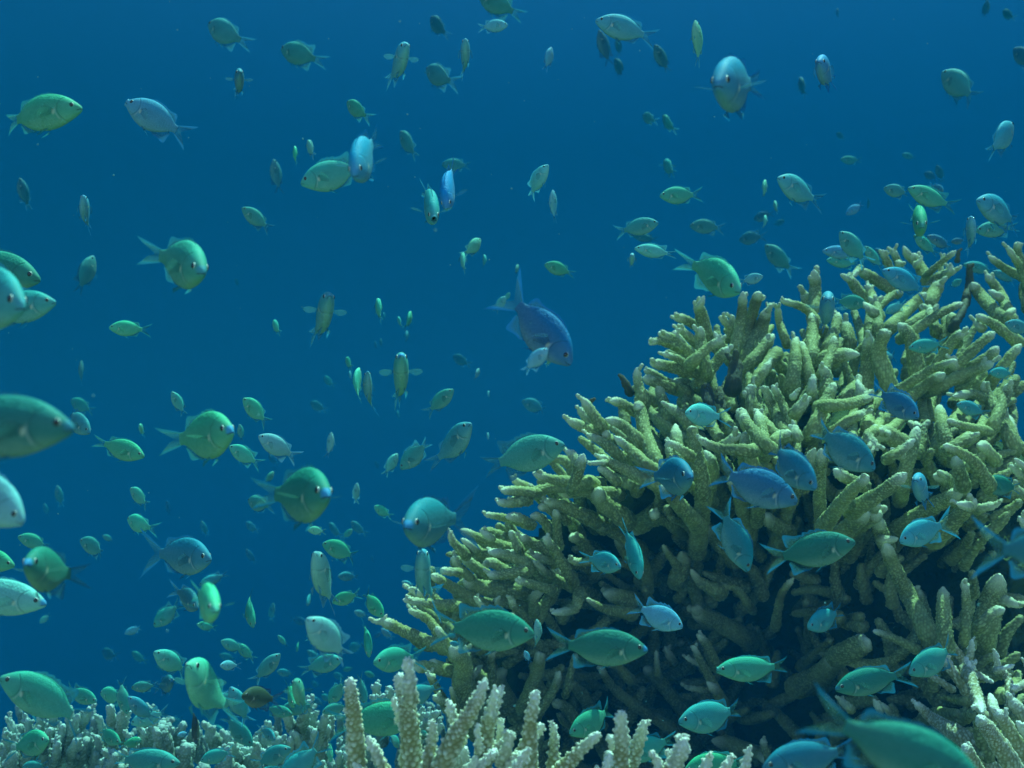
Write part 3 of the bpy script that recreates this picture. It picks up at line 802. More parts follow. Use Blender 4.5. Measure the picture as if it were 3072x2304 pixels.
under = col_at(2100, 2200, 2.45, 'dim shaded coral arms in the hollow under the overhang')
run(under, [
 ('O', '1430,1370 1110,1170 890,1000 775,825', 62, 30, -.10, {'nub': 1}), ('O', '1490,1220 1260,930 1140,825', 74, 46, .0), ('O', '1760,1050 1645,840 1545,645', 52, 22, -.22, {'nub': 2}), ('O', '1600,800 1475,738', 30, 20, -.22), ('O', '1720,780 1655,630 1590,555', 52, 32, -.20, {'nub': 2}), ('O', '1720,1000 1660,945', 44, 38, -.24, {'nub': 0}), ('O', '1680,1020 1475,990', 36, 26, -.2),
 ('O', '590,250 560,345 372,375', 50, 30, -.14, {'nub': 1}), ('O', '980,370 800,335 660,255', 62, 16, -.08, {'nub': 0}), ('O', '1730,180 1610,120 1525,10', 84, 18, -.06, {'nub': 0}), ('O', '1250,860 1240,680', 44, 14, -.10), ('O', '280,1180 390,1010 440,855', 48, 30, -.10, {'nub': 1}), ('O', '500,1000 560,760 570,740', 36, 24, -.08), 
 ('O', '2040,1530 1850,1460 1700,1430', 80, 60, -.05), ('O', '1000,260 900,230 800,210', 80, 60, .02), ('O', '1950,560 1700,420 1540,370', 90, 70, .05), ('O', '2000,300 1900,170 1720,150', 40, 30, .05), ('P', '160,420 200,220 290,95', 46, 22, -.15, {'nub': 2}), ('O', '600,1300 480,1150 380,1120', 60, 40, .1), ('O', '1000,900 900,800 820,790', 50, 36, -.05, {'nub': 2}),
 ('O', '1370,760 1310,650', 44, 34, -.02), ('O', '160,1100 260,840 270,700', 70, 50, .05), ('P', '760,1160 670,1075', 40, 26, -.08, {'nub': 2}), ('P', '640,1150 565,1060', 34, 20, -.08), ('P', '1010,1170 965,1085', 34, 24, -.08), ('P', '1080,1180 1010,1115', 34, 22, -.08), ('O', '2180,1600 2130,1480 2115,1415', 40, 18, -.12), ('P', '110,1640 60,1480 38,1425', 40, 24, -.25), ('P', '20,1560 90,1620', 40, 26, -.25)])

lower = col_at(2900, 2350, 1.55, 'pale-tipped coral with thick leaning arms in the lower right corner')
run(lower, [
 ('P', '2000,1760 1730,1430 1560,1320 1430,1230 1305,1112', 112, 28, -.05, {'nub': 2}), ('P', '2190,1760 1970,1410 1825,1225', 112, 50, -.08, {'nub': 1}), ('P', '2230,1600 2070,1310 1975,1175', 86, 42, -.06, {'nub': 2}), ('P', '1890,1230 1805,1100 1765,1000', 50, 18, .03, {'nub': 0}), ('P', '1970,1200 1930,1040', 50, 40, .05),
 ('P', '2100,1120 2080,920 2005,830 1968,682', 44, 18, .0, {'nub': 1}), ('P', '2010,840 2135,805', 32, 16, .0, {'nub': 0}), ('P', '2240,1280 2140,1140 2095,1080', 70, 40, -.03), ('P', '2240,1380 2150,1270', 50, 40, -.05), ('P', '1710,980 1570,790 1545,760', 52, 34, -.02), ('P', '1720,790 1625,650 1568,542', 48, 20, .02, {'nub': 2}), 
 ('P', '1740,800 1770,690 1782,588', 44, 16, .0, {'nub': 1}), ('P', '1745,920 1760,770', 48, 36, .0), ('P', '1770,850 1880,910 1960,950', 38, 16, .0, {'nub': 0}), ('P', '1580,985 1440,890 1370,880', 32, 20, .0), ('P', '1760,900 1820,1050 1860,1200', 60, 44, .06), ('P', '2230,960 2150,990 2110,1000', 36, 24), ('P', '1840,1700 1760,1540 1710,1460', 60, 44, -.08), ('P', '2240,800 2200,760', 30, 20)],
 mat=M_CORALW, cell=.0050, amp=.0019)

# pale finger corals close to the lens
def near(x, y): return .80 if y > 2200 else .78
WK = dict(mat=M_CORALW, cell=.0040, amp=.0021, per=4, tiplen=.040, dfun=near, point=3.4, slim=.93)
w1 = col_at(1075, 2330, .84, 'white-tipped finger coral, leftmost of the close ones, two fingers')
run(w1, [('N', '860,1720 840,1310 812,1060 803,915', 90, 30, 0, {'nub': 0}), ('N', '1110,1720 1020,1540 945,1395', 60, 28, .02, {'nub': 0}), ('N', '900,1720 830,1585', 70, 56, -.03, {'nub': 1})], **WK)
w2 = col_at(1400, 2350, .86, 'tall white-tipped finger coral in the centre of the close ones')
run(w2, [('N', '1310,1760 1300,1350 1262,1060 1205,880', 110, 46, 0, {'nub': 1}), ('N', '1300,1050 1295,880 1270,750', 66, 24, -.01, {'nub': 2}), ('N', '1210,1230 1162,1065', 34, 14, 0, {'nub': 0}), ('N', '1450,1640 1480,1420 1492,1282', 60, 20, -.02, {'nub': 1}),
 ('N', '1530,1720 1690,1370 1830,1150 1925,935', 105, 30, 0, {'nub': 1}), ('N', '1700,1380 1655,1230 1618,1105', 62, 20, -.02, {'nub': 1}), ('N', '1900,1600 1960,1260 2052,985', 92, 30, .01, {'nub': 1}), ('N', '1970,1200 2003,968', 46, 18, .03, {'nub': 0}), ('N', '1890,1650 2040,1490 2165,1368', 70, 26, -.03, {'nub': 0}),
 ('N', '1870,1460 1860,1285', 32, 14, -.03, {'nub': 0}), ('N', '2045,1440 2050,1265', 42, 18, -.03, {'nub': 2}), ('N', '2090,1720 2150,1620 2215,1540', 56, 34, -.04), ('O', '180,1680 200,1270 248,1010', 92, 22, 0, {'nub': 1}), ('O', '30,1700 180,1440 308,1298', 80, 26, -.03, {'nub': 0}), ('O', '-20,1560 45,1365', 60, 34, -.02), 
 ('O', '60,1700 130,1580 180,1510', 46, 28, -.05), ('N', '1600,1740 1700,1560 1760,1490', 130, 100, .03), ('N', '1360,1740 1400,1600', 120, 90, .03), ('N', '1800,1740 1850,1560', 120, 90, .04), ('O', '100,1720 230,1560', 120, 70, .04), ('N', '1840,1720 1960,1560 2010,1530', 40, 20, -.05)], **WK)
w3 = col_at(1850, 2370, .88, 'white-tipped finger coral with a broad forked finger, right of the tall one')
run(w3, [('O', '380,1740 392,1470 388,1292', 66, 18, 0, {'nub': 1}), ('O', '430,1700 600,1520 772,1368', 72, 34, -.02, {'nub': 0}), ('O', '930,1760 955,1460 940,1185', 96, 36, 0, {'nub': 1}), ('O', '985,1700 1090,1460 1145,1265', 82, 30, .01, {'nub': 1}), ('O', '880,1460 840,1380', 36, 26, -.02, {'nub': 0}), ('O', '810,1720 855,1540', 46, 24, -.02), ('O', '745,1720 750,1635', 36, 24, -.02), ('O', '900,1740 1000,1600', 120, 90, .02)], **WK)
w4 = col_at(2080, 2380, .88, 'row of short white coral tips along the bottom edge')
run(w4, [('O', '1330,1760 1430,1560 1485,1415', 84, 40, 0, {'nub': 2}), ('O', '1340,1740 1362,1505', 54, 32, -.02, {'nub': 1}), ('O', '1280,1740 1238,1550', 62, 34, -.02, {'nub': 2}), ('O', '1630,1700 1695,1522', 58, 26, 0, {'nub': 1}), ('O', '1770,1740 1865,1555', 58, 24, 0, {'nub': 1}), ('O', '1960,1740 2015,1482', 60, 18, 0, {'nub': 1})], **WK)

# thickets low on the left: fingers up to tips seen in the photo
def thicket(parent, tile, tips, r, d, drop, mat, cx):
    k = TILES[tile][2]
    for i, (x, y) in enumerate(parse(tips)):
        x, y = src(tile, x, y)
        dd = d + rng.uniform(-.08, .08)
        bx = x + (cx - x) * rng.uniform(.2, .5) + rng.uniform(-25, 25); by = y + drop * k * rng.uniform(.45, .75)
        pts = [P(bx, by, dd + .06), P((bx + x) / 2 + rng.uniform(-12, 12), (by + y) / 2 + 8, dd + .03), P(x, y, dd)]
        b = MB(); rr = r * k / F * dd * rng.uniform(.8, 1.1)
        finger(b, pts, rr * 1.35, rr * .66, .0052, .0020, 3, .06, 1.0, .16)
        for q in (.35, .6, .8):
            m = [np.array(p) for p in pts]
            c0 = m[0] + (m[2] - m[0]) * q
            nubs(b, [m[0], c0], rr * .95, .0052, .0020, 3, .05, rng.choice([1, 2]), .8)
        nubs(b, pts, rr * .8, .0052, .0020, 3, .05, rng.choice([1, 2, 3]))
        put(b, 'branch', [mat], parent)
m1 = col_at(170, 2400, 1.95, 'knobbly greyish coral thicket in the lower left corner')
thicket(m1, 'M', '70,1250 160,1300 225,1250 330,1230 440,1215 575,1160 650,1215 745,1160 30,1370 120,1400 230,1420 300,1340 420,1330 520,1300 610,1320 40,1560 150,1540 560,1420 640,1420 480,1440 380,1500 520,1560 640,1540 60,1650 250,1600 700,1540', 36, 1.95, 420, M_CORALL, 150)
m2 = col_at(400, 2400, 1.95, 'small coral clump beside the left corner thicket, partly behind fish')
thicket(m2, 'M', '915,1140 1000,1195 1050,1210 820,1230 720,1360 800,1390 900,1330 980,1300 1060,1370 850,1580 930,1510 1020,1500 1190,1340 1240,1360 1290,1230 1340,1480 1100,1560 1420,1440', 34, 1.95, 420, M_CORALL, 380)
m3 = col_at(900, 2400, 1.75, 'forked finger coral clump standing left of the close white fingers')
thicket(m3, 'S', '1580,930 1810,960 1840,880 1950,950 1900,760 2110,960 2160,900 1700,1180 1960,1150 2060,1180 2140,1100 1640,1250', 62, 1.72, 560, M_CORALL, 920)
m4 = col_at(740, 2400, 1.9, 'low pale coral rubble clump under the dark vertical fish')
thicket(m4, 'S', '1370,1050 860,1330 1020,1390 1130,1390 750,1430 1210,1330 900,1460 980,1520 1100,1480 820,1590 1000,1640 1150,1620 1290,1420 1400,1380 1200,1240', 58, 1.95, 520, M_CORALL, 730)
m5 = col_at(1120, 2330, 1.6, 'small branching coral between the two tallest close white fingers')
thicket(m5, 'N', '1028,958 1120,985 1005,1062 1080,1050 1400,1165 1150,1060 720,1525 765,1535 1320,1150 1450,1200 1420,1290 1560,1290 1530,1190', 34, 1.62, 330, M_CORALL, 1150)

# the low bed that joins the thickets
def bed(parent, x0, x1, ytop, n, d0, d1):
    for i in range(n):
        x = rng.uniform(x0, x1); d = rng.uniform(d0, d1)
        y = ytop + rng.uniform(0, 150) - (d - d0) * 25
        lean = rng.uniform(-40, 40)
        pts = [P(x - lean, y + rng.uniform(60, 130), d + .03), P(x - lean * .4, y + 40, d + .01), P(x, y, d)]
        b = MB(); rr = rng.uniform(.008, .0125)
        finger(b, pts, rr * 1.3, rr * .6, .0054, .0021, 3, .05, .8, .16)
        nubs(b, [pts[0], pts[2]], rr * .9, .0054, .0021, 3, .05, rng.choice([1, 2, 3]), .9)
        put(b, 'branch', [M_CORALL], parent)
b1 = col_at(300, 2420, 2.0, 'long low coral bed running along the lower left edge')
bed(b1, -60, 720, 2170, 46, 1.85, 2.25)
b2 = col_at(900, 2420, 2.1, 'low coral bed just left of the tall white finger corals')
bed(b2, 640, 1140, 2180, 30, 1.85, 2.2)
b3 = col_at(700, 2350, 2.9, 'hazy far coral bed behind the school at lower left')
bed(b3, 0, 1350, 2120, 46, 2.6, 3.4)

# dense inner growth that fills each colony behind its outer branches
OUT = [(840,1375),(880,1275),(965,1165),(1055,1125),(1100,1040),(1240,912),(1355,815),(1410,755),(1490,680),(1590,665),(1700,670),(1750,640),(1850,640),(1940,600),(2060,620),(2130,680),(2230,640),(2230,1680),(1120,1680),(1000,1540),(960,1450),(930,1400)]
OUT = [(x / .72, y / .72) for x, y in OUT]
groups = {id(c): (c, MB()) for c in (ridge, right, flank, foot, front, under)}
def owner(x, y):
    x *= .72; y *= .72
    if y > 1330 and x < 1300: return foot
    if x < 1330 and y < 1330: return flank
    if x < 1640 and y < 960: return ridge
    if y < 930: return right
    if y > 1290 and x < 1780: return under
    return front
made = 0
while made < 620:
    x, y = rng.uniform(1180, 3100), rng.uniform(780, 2330)
    if not inside(x, y, OUT): continue
    ox, oy = x - 2430, y - 2080
    n = math.hypot(ox, oy) + 1
    ang = math.atan2(oy, ox) + rng.gauss(0, .35)
    if y > 1750: ang = rng.uniform(-math.pi, 0)
    L = rng.uniform(80, 160)
    ex, ey = x + L * math.cos(ang), y + L * math.sin(ang)
    if not inside(ex + 18 * math.cos(ang), ey + 18 * math.sin(ang), OUT): continue
    if x > 2600 and y < 1150 and rng.random() < .6: continue
    off = rng.uniform(.10, .34) if y < 1750 else rng.uniform(.08, .35)
    d0 = depth(x, y) + off + .04; d1 = depth(ex, ey) + off - .01
    mx, my = (x + ex) / 2 + rng.uniform(-20, 20), (y + ey) / 2 + rng.uniform(-20, 10)
    pts = [P(x, y, d0), P(mx, my, (d0 + d1) / 2), P(ex, ey, d1)]
    rr = rng.uniform(12, 18) / F * d0
    c, b = groups[id(owner(x, y))]
    finger(b, pts, rr * 1.25, rr * .6, .0060, .0018, 3, .03, .2)
    made += 1
for c, b in groups.values():
    if b.n: put(b, 'inner_growth', [M_CORAL], c, kind='stuff')

# ------------------------------------------------------------------ rock core and seabed
CORE = [(1010,1330),(1085,1200),(1250,1040),(1400,930),(1480,850),(1600,815),(1750,800),(1850,820),(1950,880),(2100,930),(2260,940),(2300,1900),(1150,1900),(1130,1680),(1040,1500)]
CORE = [(x / .72, y / .72) for x, y in CORE]
def rock_core():  # hull added behind the branches to keep sun and open water out of the hollow
    from mathutils import noise
    b = MB(); st = 26
    xs = np.arange(1330, 3200, st); ys = np.arange(1090, 2640, st)
    idx = {}; front_v, back_v = [], []
    for j, y in enumerate(ys):
        for i, x in enumerate(xs):
            if inside(x, y, CORE):
                q = Vector((x, y, 0)) * .012
                nz = noise.fractal(q, 1, 2, 4) * .13
                edge = 0
                for a in range(0, 360, 45):
                    if not inside(x + 70 * math.cos(R(a)), y + 70 * math.sin(R(a)), CORE): edge += 1
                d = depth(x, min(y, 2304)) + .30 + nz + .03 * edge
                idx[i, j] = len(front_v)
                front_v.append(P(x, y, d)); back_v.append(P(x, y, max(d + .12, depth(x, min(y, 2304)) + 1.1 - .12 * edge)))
    n = len(front_v); Fq = []
    cnt = {}
    for (i, j), a in idx.items():
        q = [(i, j), (i + 1, j), (i + 1, j + 1), (i, j + 1)]
        if all(c in idx for c in q):
            v = [idx[c] for c in q]
            Fq.append(v); Fq.append([k + n for k in v[::-1]])
            for k in range(4):
                e = (v[k], v[(k + 1) % 4]); cnt[e] = 1
    for (a, c) in list(cnt):
        if (c, a) not in cnt: Fq.append([a, a + n, c + n, c])
    b.add([tuple(v) for v in front_v + back_v], Fq, 0)
    o = link('added_rock_core', b.mesh('added_rock_core', [M_ROCK]))
    tag(o, 'dark craggy rock core added inside the big coral mound to block sun', 'rock')
rock_core()

def seabed():
    from mathutils import noise
    n = 110; V = []
    xs = np.linspace(-16, 16, n); ys = np.linspace(-2.5, 29, n)
    for y in ys:
        for x in xs:
            z = -.12 - .33 * min(2.0, max(.3, y)) - .95 * max(0, y - 2.0) - .06 * max(0, -x - 1) + .06 * noise.fractal(Vector((x, y, 0)) * .9, 1, 2, 5)
            V.append((x, y, max(z, -28.0)))
    b = MB(); b.add(V, grid_faces(n, n), 0)
    o = link('seabed', b.mesh('seabed', [M_SAND])); o['kind'] = 'structure'
seabed()
# ------------------------------------------------------------------ every fish of the photo: tile, nose, tail, body height, turned to (+) or from (-) us, tone
FISH = [
 # top row
 ('A',680,890,-60,990,290,1,'g','teal fish cruising right at upper left edge'),
 ('A',1050,840,1560,1130,250,0,'s','open-mouthed pale fish climbing left, upper left',None,1),
 ('A',1735,195,2010,350,165,-1,'x'), ('A',1990,590,1975,780,180,1,'b'), ('A',165,1475,235,1740,80,-1,'z'), ('E',690,70,722,370,165,1,'s','slim blue-headed fish hanging below upper left pair'),
 ('B',235,400,540,500,160,-1,'x'), ('B',1275,360,1140,700,250,1,'s','pouting pale-faced fish facing us near top'), ('B',1760,320,1755,650,190,1,'s','slim fish head-on with spread fins near top'),
 ('B',2110,205,1865,225,110,0,'c'), ('B',1880,-40,2190,110,165,-1,'x'), ('B',1440,570,1640,695,155,-1,'x'), ('B',1475,140,1585,295,105,-1,'z'), ('B',780,840,940,985,110,-1,'g'),
 ('B',345,1210,345,1365,65,-1,'m'), ('B',455,1165,492,1300,80,-1,'p'), ('B',1225,1085,1340,1310,115,-1,'x'),
 ('B',392,1515,960,1370,275,0,'t','plump silver-green fish behind a blue one',.95), ('B',835,1445,985,1140,330,1,'u','bright blue fish diving at us, upper left',.72),
 ('B',1565,1360,1795,1372,100,-.5,'x'), ('B',172,1320,212,1610,80,-1,'x'), ('F',1597,175,1632,-190,230,1,'u','sky-blue fish tipping head down, upper middle'), ('F',1500,270,1440,10,250,1,'t','fish gaping straight at us with round mouth',None,1),
 ('C',740,165,1240,315,210,0,'s','bright blue-backed fish gliding left near top'), ('C',770,250,850,555,85,-1,'z'), ('C',920,310,937,465,60,-1,'z'), ('C',900,485,980,655,80,-1,'z'), ('C',1235,370,1335,625,105,-1,'z'),
 ('C',1568,170,1605,545,140,1,'p','thin pale fish hanging nose up near top'), ('C',370,392,325,585,80,-.7,'c'), ('C',1745,690,2030,705,410,1,'u','big blue-crowned fish with orange belly, upper right'), ('C',1130,955,1228,1010,100,-.6,'x'), ('C',1300,955,1375,1100,85,-1,'x'),
 ('C',1312,1335,1378,1445,105,-1,'x'), ('C',342,1365,155,1640,160,.3,'c','pale cyan fish nosing up, centre top'), ('G',385,28,385,300,80,-.7,'c'), ('G',1270,72,1615,70,148,0,'g','green fish heading left, upper centre right'), ('C',2145,1490,2133,1650,75,-.7,'p'),
 ('D',510,505,608,690,225,1,'u','blue-browed pale fish facing us, upper right'), ('D',355,640,387,805,80,-1,'z'), ('D',1540,590,1825,840,215,-.5,'x','dim green fish far off, upper right'), ('D',1635,750,1668,885,65,-1,'z'), ('D',2112,1020,1943,1275,165,-.6,'s','sky-blue fish turned away near right edge'),
 ('D',665,68,660,155,38,-1,'z'), ('D',2040,88,2115,155,70,-1,'z'), ('D',1908,0,1880,165,38,-1,'z'), ('D',2130,400,2300,560,140,-.5,'z'), ('D',658,1100,718,1155,50,-.5,'z'), ('D',690,1320,860,1338,72,0,'x'), ('D',1200,1278,1315,1312,55,0,'x'),
 ('D',170,1470,520,1695,205,.4,'s','bright cyan fish descending left above the ridge'), ('D',1490,1370,1540,1510,58,-1,'z'), ('D',1385,1430,1495,1490,70,-.5,'z'),
 # above the ridge on the right
 ('U',585,245,905,325,180,-.4,'x',None,2.3), ('U',870,240,1400,500,225,0,'g','green fish leading the cluster above the ridge',1.5), ('U',1282,285,1130,215,120,.5,'b',None,2.6), ('U',1030,690,955,530,330,1,'g','dark-backed fish head-on above the right ridge',1.25), ('U',940,790,1205,1035,130,-.5,'g',None,1.9), ('U',1090,800,1400,955,130,-.5,'b',None,2.4),
 ('U',1365,870,1535,855,85,0,'z',None,3.0), ('U',1600,575,1590,1010,240,1,'s','slim blue-headed fish upright near right edge',1.3), ('U',1650,740,2130,705,190,0,'t','teal fish half behind the slim upright one',1.6), ('U',1665,380,2190,660,295,.5,'u','bright blue fish heading left by right edge',1.1), ('U',145,555,360,410,105,0,'s'), ('U',400,485,422,330,65,-1,'z'),
 ('H',540,530,880,565,112,0,'s','blue fish skimming behind the ridge crest',2.4), ('H',690,370,905,645,158,-.4,'x','dark green fish slanting left over the ridge',1.9), ('H',575,605,855,650,98,0,'t',None,2.6), ('U',370,920,565,1205,125,-.5,'x',None,2.3), ('U',490,950,600,1065,110,-.3,'b',None,2.8),
 ('U',572,1195,1110,1470,240,.4,'u','vivid blue fish grazing the ridge top',1.75), ('U',1510,1130,1910,1225,130,0,'t',None,3.0), ('U',1850,1210,2150,1345,110,0,'t',None,3.1), ('U',1490,1310,1335,1405,115,0,'t',None,3.1), ('H',905,965,620,950,155,0,'g',None,2.42), ('H',1062,1045,1235,965,125,0,'c',None,2.5),
 ('H',588,925,560,1120,260,1,'s','blue fish peering down between coral fingers',1.7), ('H',1255,1335,1565,1300,118,0,'t',None,2.1), ('H',918,1440,1200,1395,130,.3,'s',None,2.4), ('H',70,480,292,720,145,-.7,'x','dark green fish slanting left beside the ridge'), ('G',2050,270,2205,215,115,-.4,'z'), ('H',65,235,65,360,58,-1,'p'), ('H',145,118,157,218,58,-1,'p'), ('H',228,280,125,320,60,0,'z'),
 ('G',1520,320,1805,342,128,-.4,'x'), ('G',1930,440,2135,405,138,-.5,'z'), ('G',2125,740,1930,795,112,0,'c',None,1.5), ('G',1935,860,1530,600,320,1,'g','big dark green fish nosing the ridge finger',.85), ('G',315,640,562,728,112,-.3,'g'), ('G',1257,295,905,378,145,0,'t','teal fish heading right, centre right'), ('G',1050,410,1255,440,70,0,'z'),
 ('G',1062,508,1400,568,105,0,'c','bright cyan fish heading left, centre right'), ('G',1040,565,1038,655,95,1,'p'), ('G',95,648,72,722,58,-.6,'p'),
 ('G',540,1465,0,870,350,.5,'r','big deep blue fish diving in the centre',.80), ('G',337,1340,140,1540,122,0,'c','small bright fish beside the deep blue diver',.70), ('G',365,1400,332,1485,80,.4,'p',None,1.3),
 # middle
 ('F',2088,908,2005,1045,82,0,'c'), ('F',2127,878,2080,952,68,0,'p'), ('F',1915,562,1925,685,55,-1,'m'), ('F',1882,432,1762,575,118,-.4,'p'), ('F',1735,545,1742,705,98,-.8,'p'), ('F',1033,925,1047,1120,105,-.8,'m'), ('F',1080,1040,1090,1135,40,-1,'x'), ('F',1200,1078,1228,1168,50,-1,'m'), ('F',1305,1032,1283,1185,78,-.7,'m'), ('F',1275,1195,1268,1300,58,-1,'x'),
 ('F',637,895,520,1270,290,1,'t','fish facing us with fins out, left centre'), ('F',168,1110,212,1220,78,-1,'m'), ('F',1230,1390,1215,1800,290,1,'t','blue-lipped fish rising straight at us, centre'), ('F',770,1418,812,1505,72,-.8,'m'), ('F',878,1500,828,1795,165,-.4,'m','bright green fish left of a pale slim one'), ('F',950,1530,940,1890,165,1,'t','slim pale fish upright, centre left'), 
 ('F',588,1578,658,1650,60,-.8,'x'), ('F',1660,1400,1785,1485,90,-.5,'z'), ('F',1872,1508,1838,1605,58,-.6,'p'), ('F',1010,1285,1022,1350,38,-1,'z'), ('F',1058,1260,1058,1335,42,-1,'z'), ('F',800,1530,805,1600,50,-.7,'c'), ('E',2010,172,2255,365,122,-.4,'g'),
 ('E',335,765,-480,600,325,.3,'o','dim big fish, topmost at the left edge',.95), ('E',195,985,-420,820,420,.8,'t','round teal fish cut by the left edge',.55), ('E',462,950,-200,1060,270,0,'t','light green fish poking out at left edge',.72), ('E',772,570,655,885,148,-.5,'x','dim fish nose up, left of centre'), ('E',1685,700,1370,560,350,1,'g','big round teal fish, left centre'),
 ('E',1948,765,1985,822,35,-.6,'z'), ('E',905,1165,1240,1188,130,0,'m','bright green fish heading left, left centre'), ('E',675,1440,665,1650,60,-1,'x'), ('E',-120,1250,18,1305,80,0,'g'),
 ('I',612,440,-750,420,520,0,'o','biggest dark fish entering at left edge',.42), ('I',748,490,520,300,150,.5,'x',None,1.9), ('I',588,220,768,318,98,-.4,'x'), ('I',1198,685,795,560,170,.2,'g','dull green fish heading right, lower left'), ('I',1160,425,1187,510,75,.8,'m'), ('I',1428,150,1540,355,88,-.8,'m'), ('I',1928,470,1490,560,345,.9,'g','chubby bright-backed fish facing right, lower left'),
 ('I',2020,205,2235,425,138,-.3,'m','green fish climbing left, left of centre'), ('I',1990,422,2003,565,52,-.9,'m'), ('I',1905,600,2160,765,128,-.2,'m'), ('J',48,512,370,715,160,0,'p','pale mint fish climbing left, left centre'), ('I',1083,950,1240,1105,108,-.6,'m'), ('I',1060,1200,1262,1305,128,-.7,'m'), ('I',475,928,510,1115,58,-1,'x'), ('I',365,1078,402,1190,42,-1,'x'), ('I',1385,1058,1405,1178,35,-1,'z'),
 ('I',200,1225,-500,760,390,.2,'p','light green fish head cut by left edge',.5), ('I',150,1350,435,1445,120,0,'g','green fish heading left at lower left edge'), ('I',215,1570,560,1690,380,1,'o','blue-lipped dark fish facing left, lower left',.62), ('M',385,290,-480,160,300,0,'p','pale fish hidden behind the blue-lipped dark one',.80), ('I',122,1590,-400,1480,205,0,'g','green fish face at the far lower left',.9),
 ('I',665,1380,905,1500,128,-.5,'g'), ('I',850,1345,948,1388,60,0,'m'), ('I',1670,1222,1718,1358,50,-1,'x'), ('I',1750,1535,1285,1480,290,.5,'b','blue-tailed fish swimming right, lower left'), ('J',-41,1050,135,1115,118,-.7,'g'), ('I',2040,1235,2130,1315,68,-.6,'x'), ('I',2040,1458,2122,1585,48,-1,'z'),
 ('J',622,1000,205,1010,425,1,'o','large blue-lipped fish facing right, lower centre left'), ('J',450,1295,605,1312,90,0,'p',None,1.6), ('J',633,1238,712,1365,78,-.7,'x'), ('J',822,1293,738,1370,74,0,'m'), ('J',812,1228,922,1345,78,-.6,'x'), ('J',575,1408,885,1530,148,-.2,'g','green fish heading left below the large one'), ('J',512,1480,640,1940,250,1,'p','pale fish rising tail down, lower centre left',.95),
 ('J',645,488,633,705,82,-.8,'p'), ('J',860,908,840,1090,58,-1,'p'), ('J',1003,1100,1148,1195,88,-.2,'m'), ('J',1192,663,1090,850,92,-.2,'p'), ('J',1218,790,1470,555,168,0,'g','green fish nosing down left of a grey one'), ('J',1802,410,1525,770,225,.8,'t','grey-blue fish rising right, centre'), ('J',1657,130,1430,340,128,0,'g','green fish with speckled face nosing up, centre'), 
 ('J',1945,492,1945,560,52,-.6,'p'), ('J',1952,143,1943,208,34,-.6,'p'), ('J',1195,308,1207,385,40,-1,'x'), ('J',475,238,592,312,78,-.5,'x'), ('J',130,668,193,765,52,-.7,'z'), ('J',168,813,100,915,64,-.3,'m'), ('J',1008,728,1048,795,34,-.6,'z'), ('J',980,1510,1000,1570,40,-.6,'z'), ('I',1650,1640,1700,1655,50,0,'x'),
 ('J',1265,1262,1650,1185,420,1,'b','head-on blue-lipped fish with vivid blue tail',.75), ('J',1400,1470,1412,1900,270,1,'t','pale fish under the vivid blue-tailed one',.98), ('K',128,228,345,315,128,-.2,'x'), ('K',477,580,-201,780,295,0,'g','long-tailed green fish against the coral edge'),
 # before the big mound
 ('K',1482,322,1800,372,215,.3,'c','bright cyan fish facing left in the mound'), ('K',1532,850,1240,850,330,.9,'b','blue fish turned to us beside a trunk',1.05), ('K',948,1600,650,1520,225,.4,'t','teal fish tail up in the hollow',1.15), ('K',1110,1700,985,1240,240,.9,'t','green fish diving at us inside the hollow',1.2), ('K',2010,1640,1765,1075,240,.6,'b','blue fish diving right with spread fins',1.0), 
 ('L',335,1060,-400,790,315,0,'b','large blue fish lowest of the mound trio',.85), ('L',492,950,50,570,320,.5,'b','blue fish overlapping the mound trio middle',.78), ('L',978,790,430,440,310,0,'b','dark blue fish leading the mound trio',.86), ('L',1342,360,970,130,265,.4,'b','blue fish heading right high on the mound',1.1), ('L',980,760,1200,775,170,.5,'s','sky-blue fish nose to nose with the leader'), ('L',1310,875,1412,1045,200,1,'s','slender cyan fish turned to us, right side',1.35),
 ('L',1655,250,1905,345,148,0,'t',None,2.0), ('L',1850,905,2225,960,215,0,'o','dark teal fish near the right edge'), ('L',808,1390,75,1560,285,0,'o','blue-green fish swimming right in the hollow',.9), ('L',1180,1390,1575,1225,215,.2,'s','bright blue-tailed fish heading left, right side'), ('L',2900,1480,1860,1465,400,0,'b','forked blue tail entering from right edge',.48),
 ('O',1462,485,1035,310,228,0,'c','bright cyan fish with white belly in the hollow'), ('O',1168,670,348,640,305,0,'o','green fish with blue lip gliding right, lower centre'), ('O',228,535,-605,480,345,0,'o','large green fish swimming right, lower centre',.78), ('O',1735,840,2372,830,208,0,'g','open-mouthed green fish heading left, lower right',None,1), ('O',1425,1270,2000,1185,255,.2,'t','teal fish with raised fin heading left, low'), 
 ('O',520,1370,925,1170,258,.2,'g','green fish behind the close white fingers',1.15), ('O',955,1560,1410,1405,215,0,'t','teal fish mostly hidden by broad white fingers',1.15), ('O',1470,1680,2010,1600,240,0,'g','green back behind the short white tips',1.1), ('P',415,490,725,350,200,.3,'t','small round teal fish in the dark hollow'), ('P',645,1000,1260,850,228,0,'o','green fish heading left, lower right'), ('P',1255,870,1690,650,215,.1,'t','teal fish beside pale right-hand coral',1.3), 
 ('P',1880,1790,470,1230,480,0,'o','huge teal fish in the lower right corner',.40), ('P',40,1650,835,1510,320,0,'b','bright blue fish below the huge teal tail',.70), ('H',2055,1130,2310,1205,175,0,'x',None,1.6), ('H',1925,1540,2155,1550,95,0,'t',None,2.1), ('O',150,685,192,785,55,0,'c',None,1.5), ('O',250,425,275,695,110,.6,'p','slender pale fish hanging tail down, lower centre',1.5),
 # lower left crowd
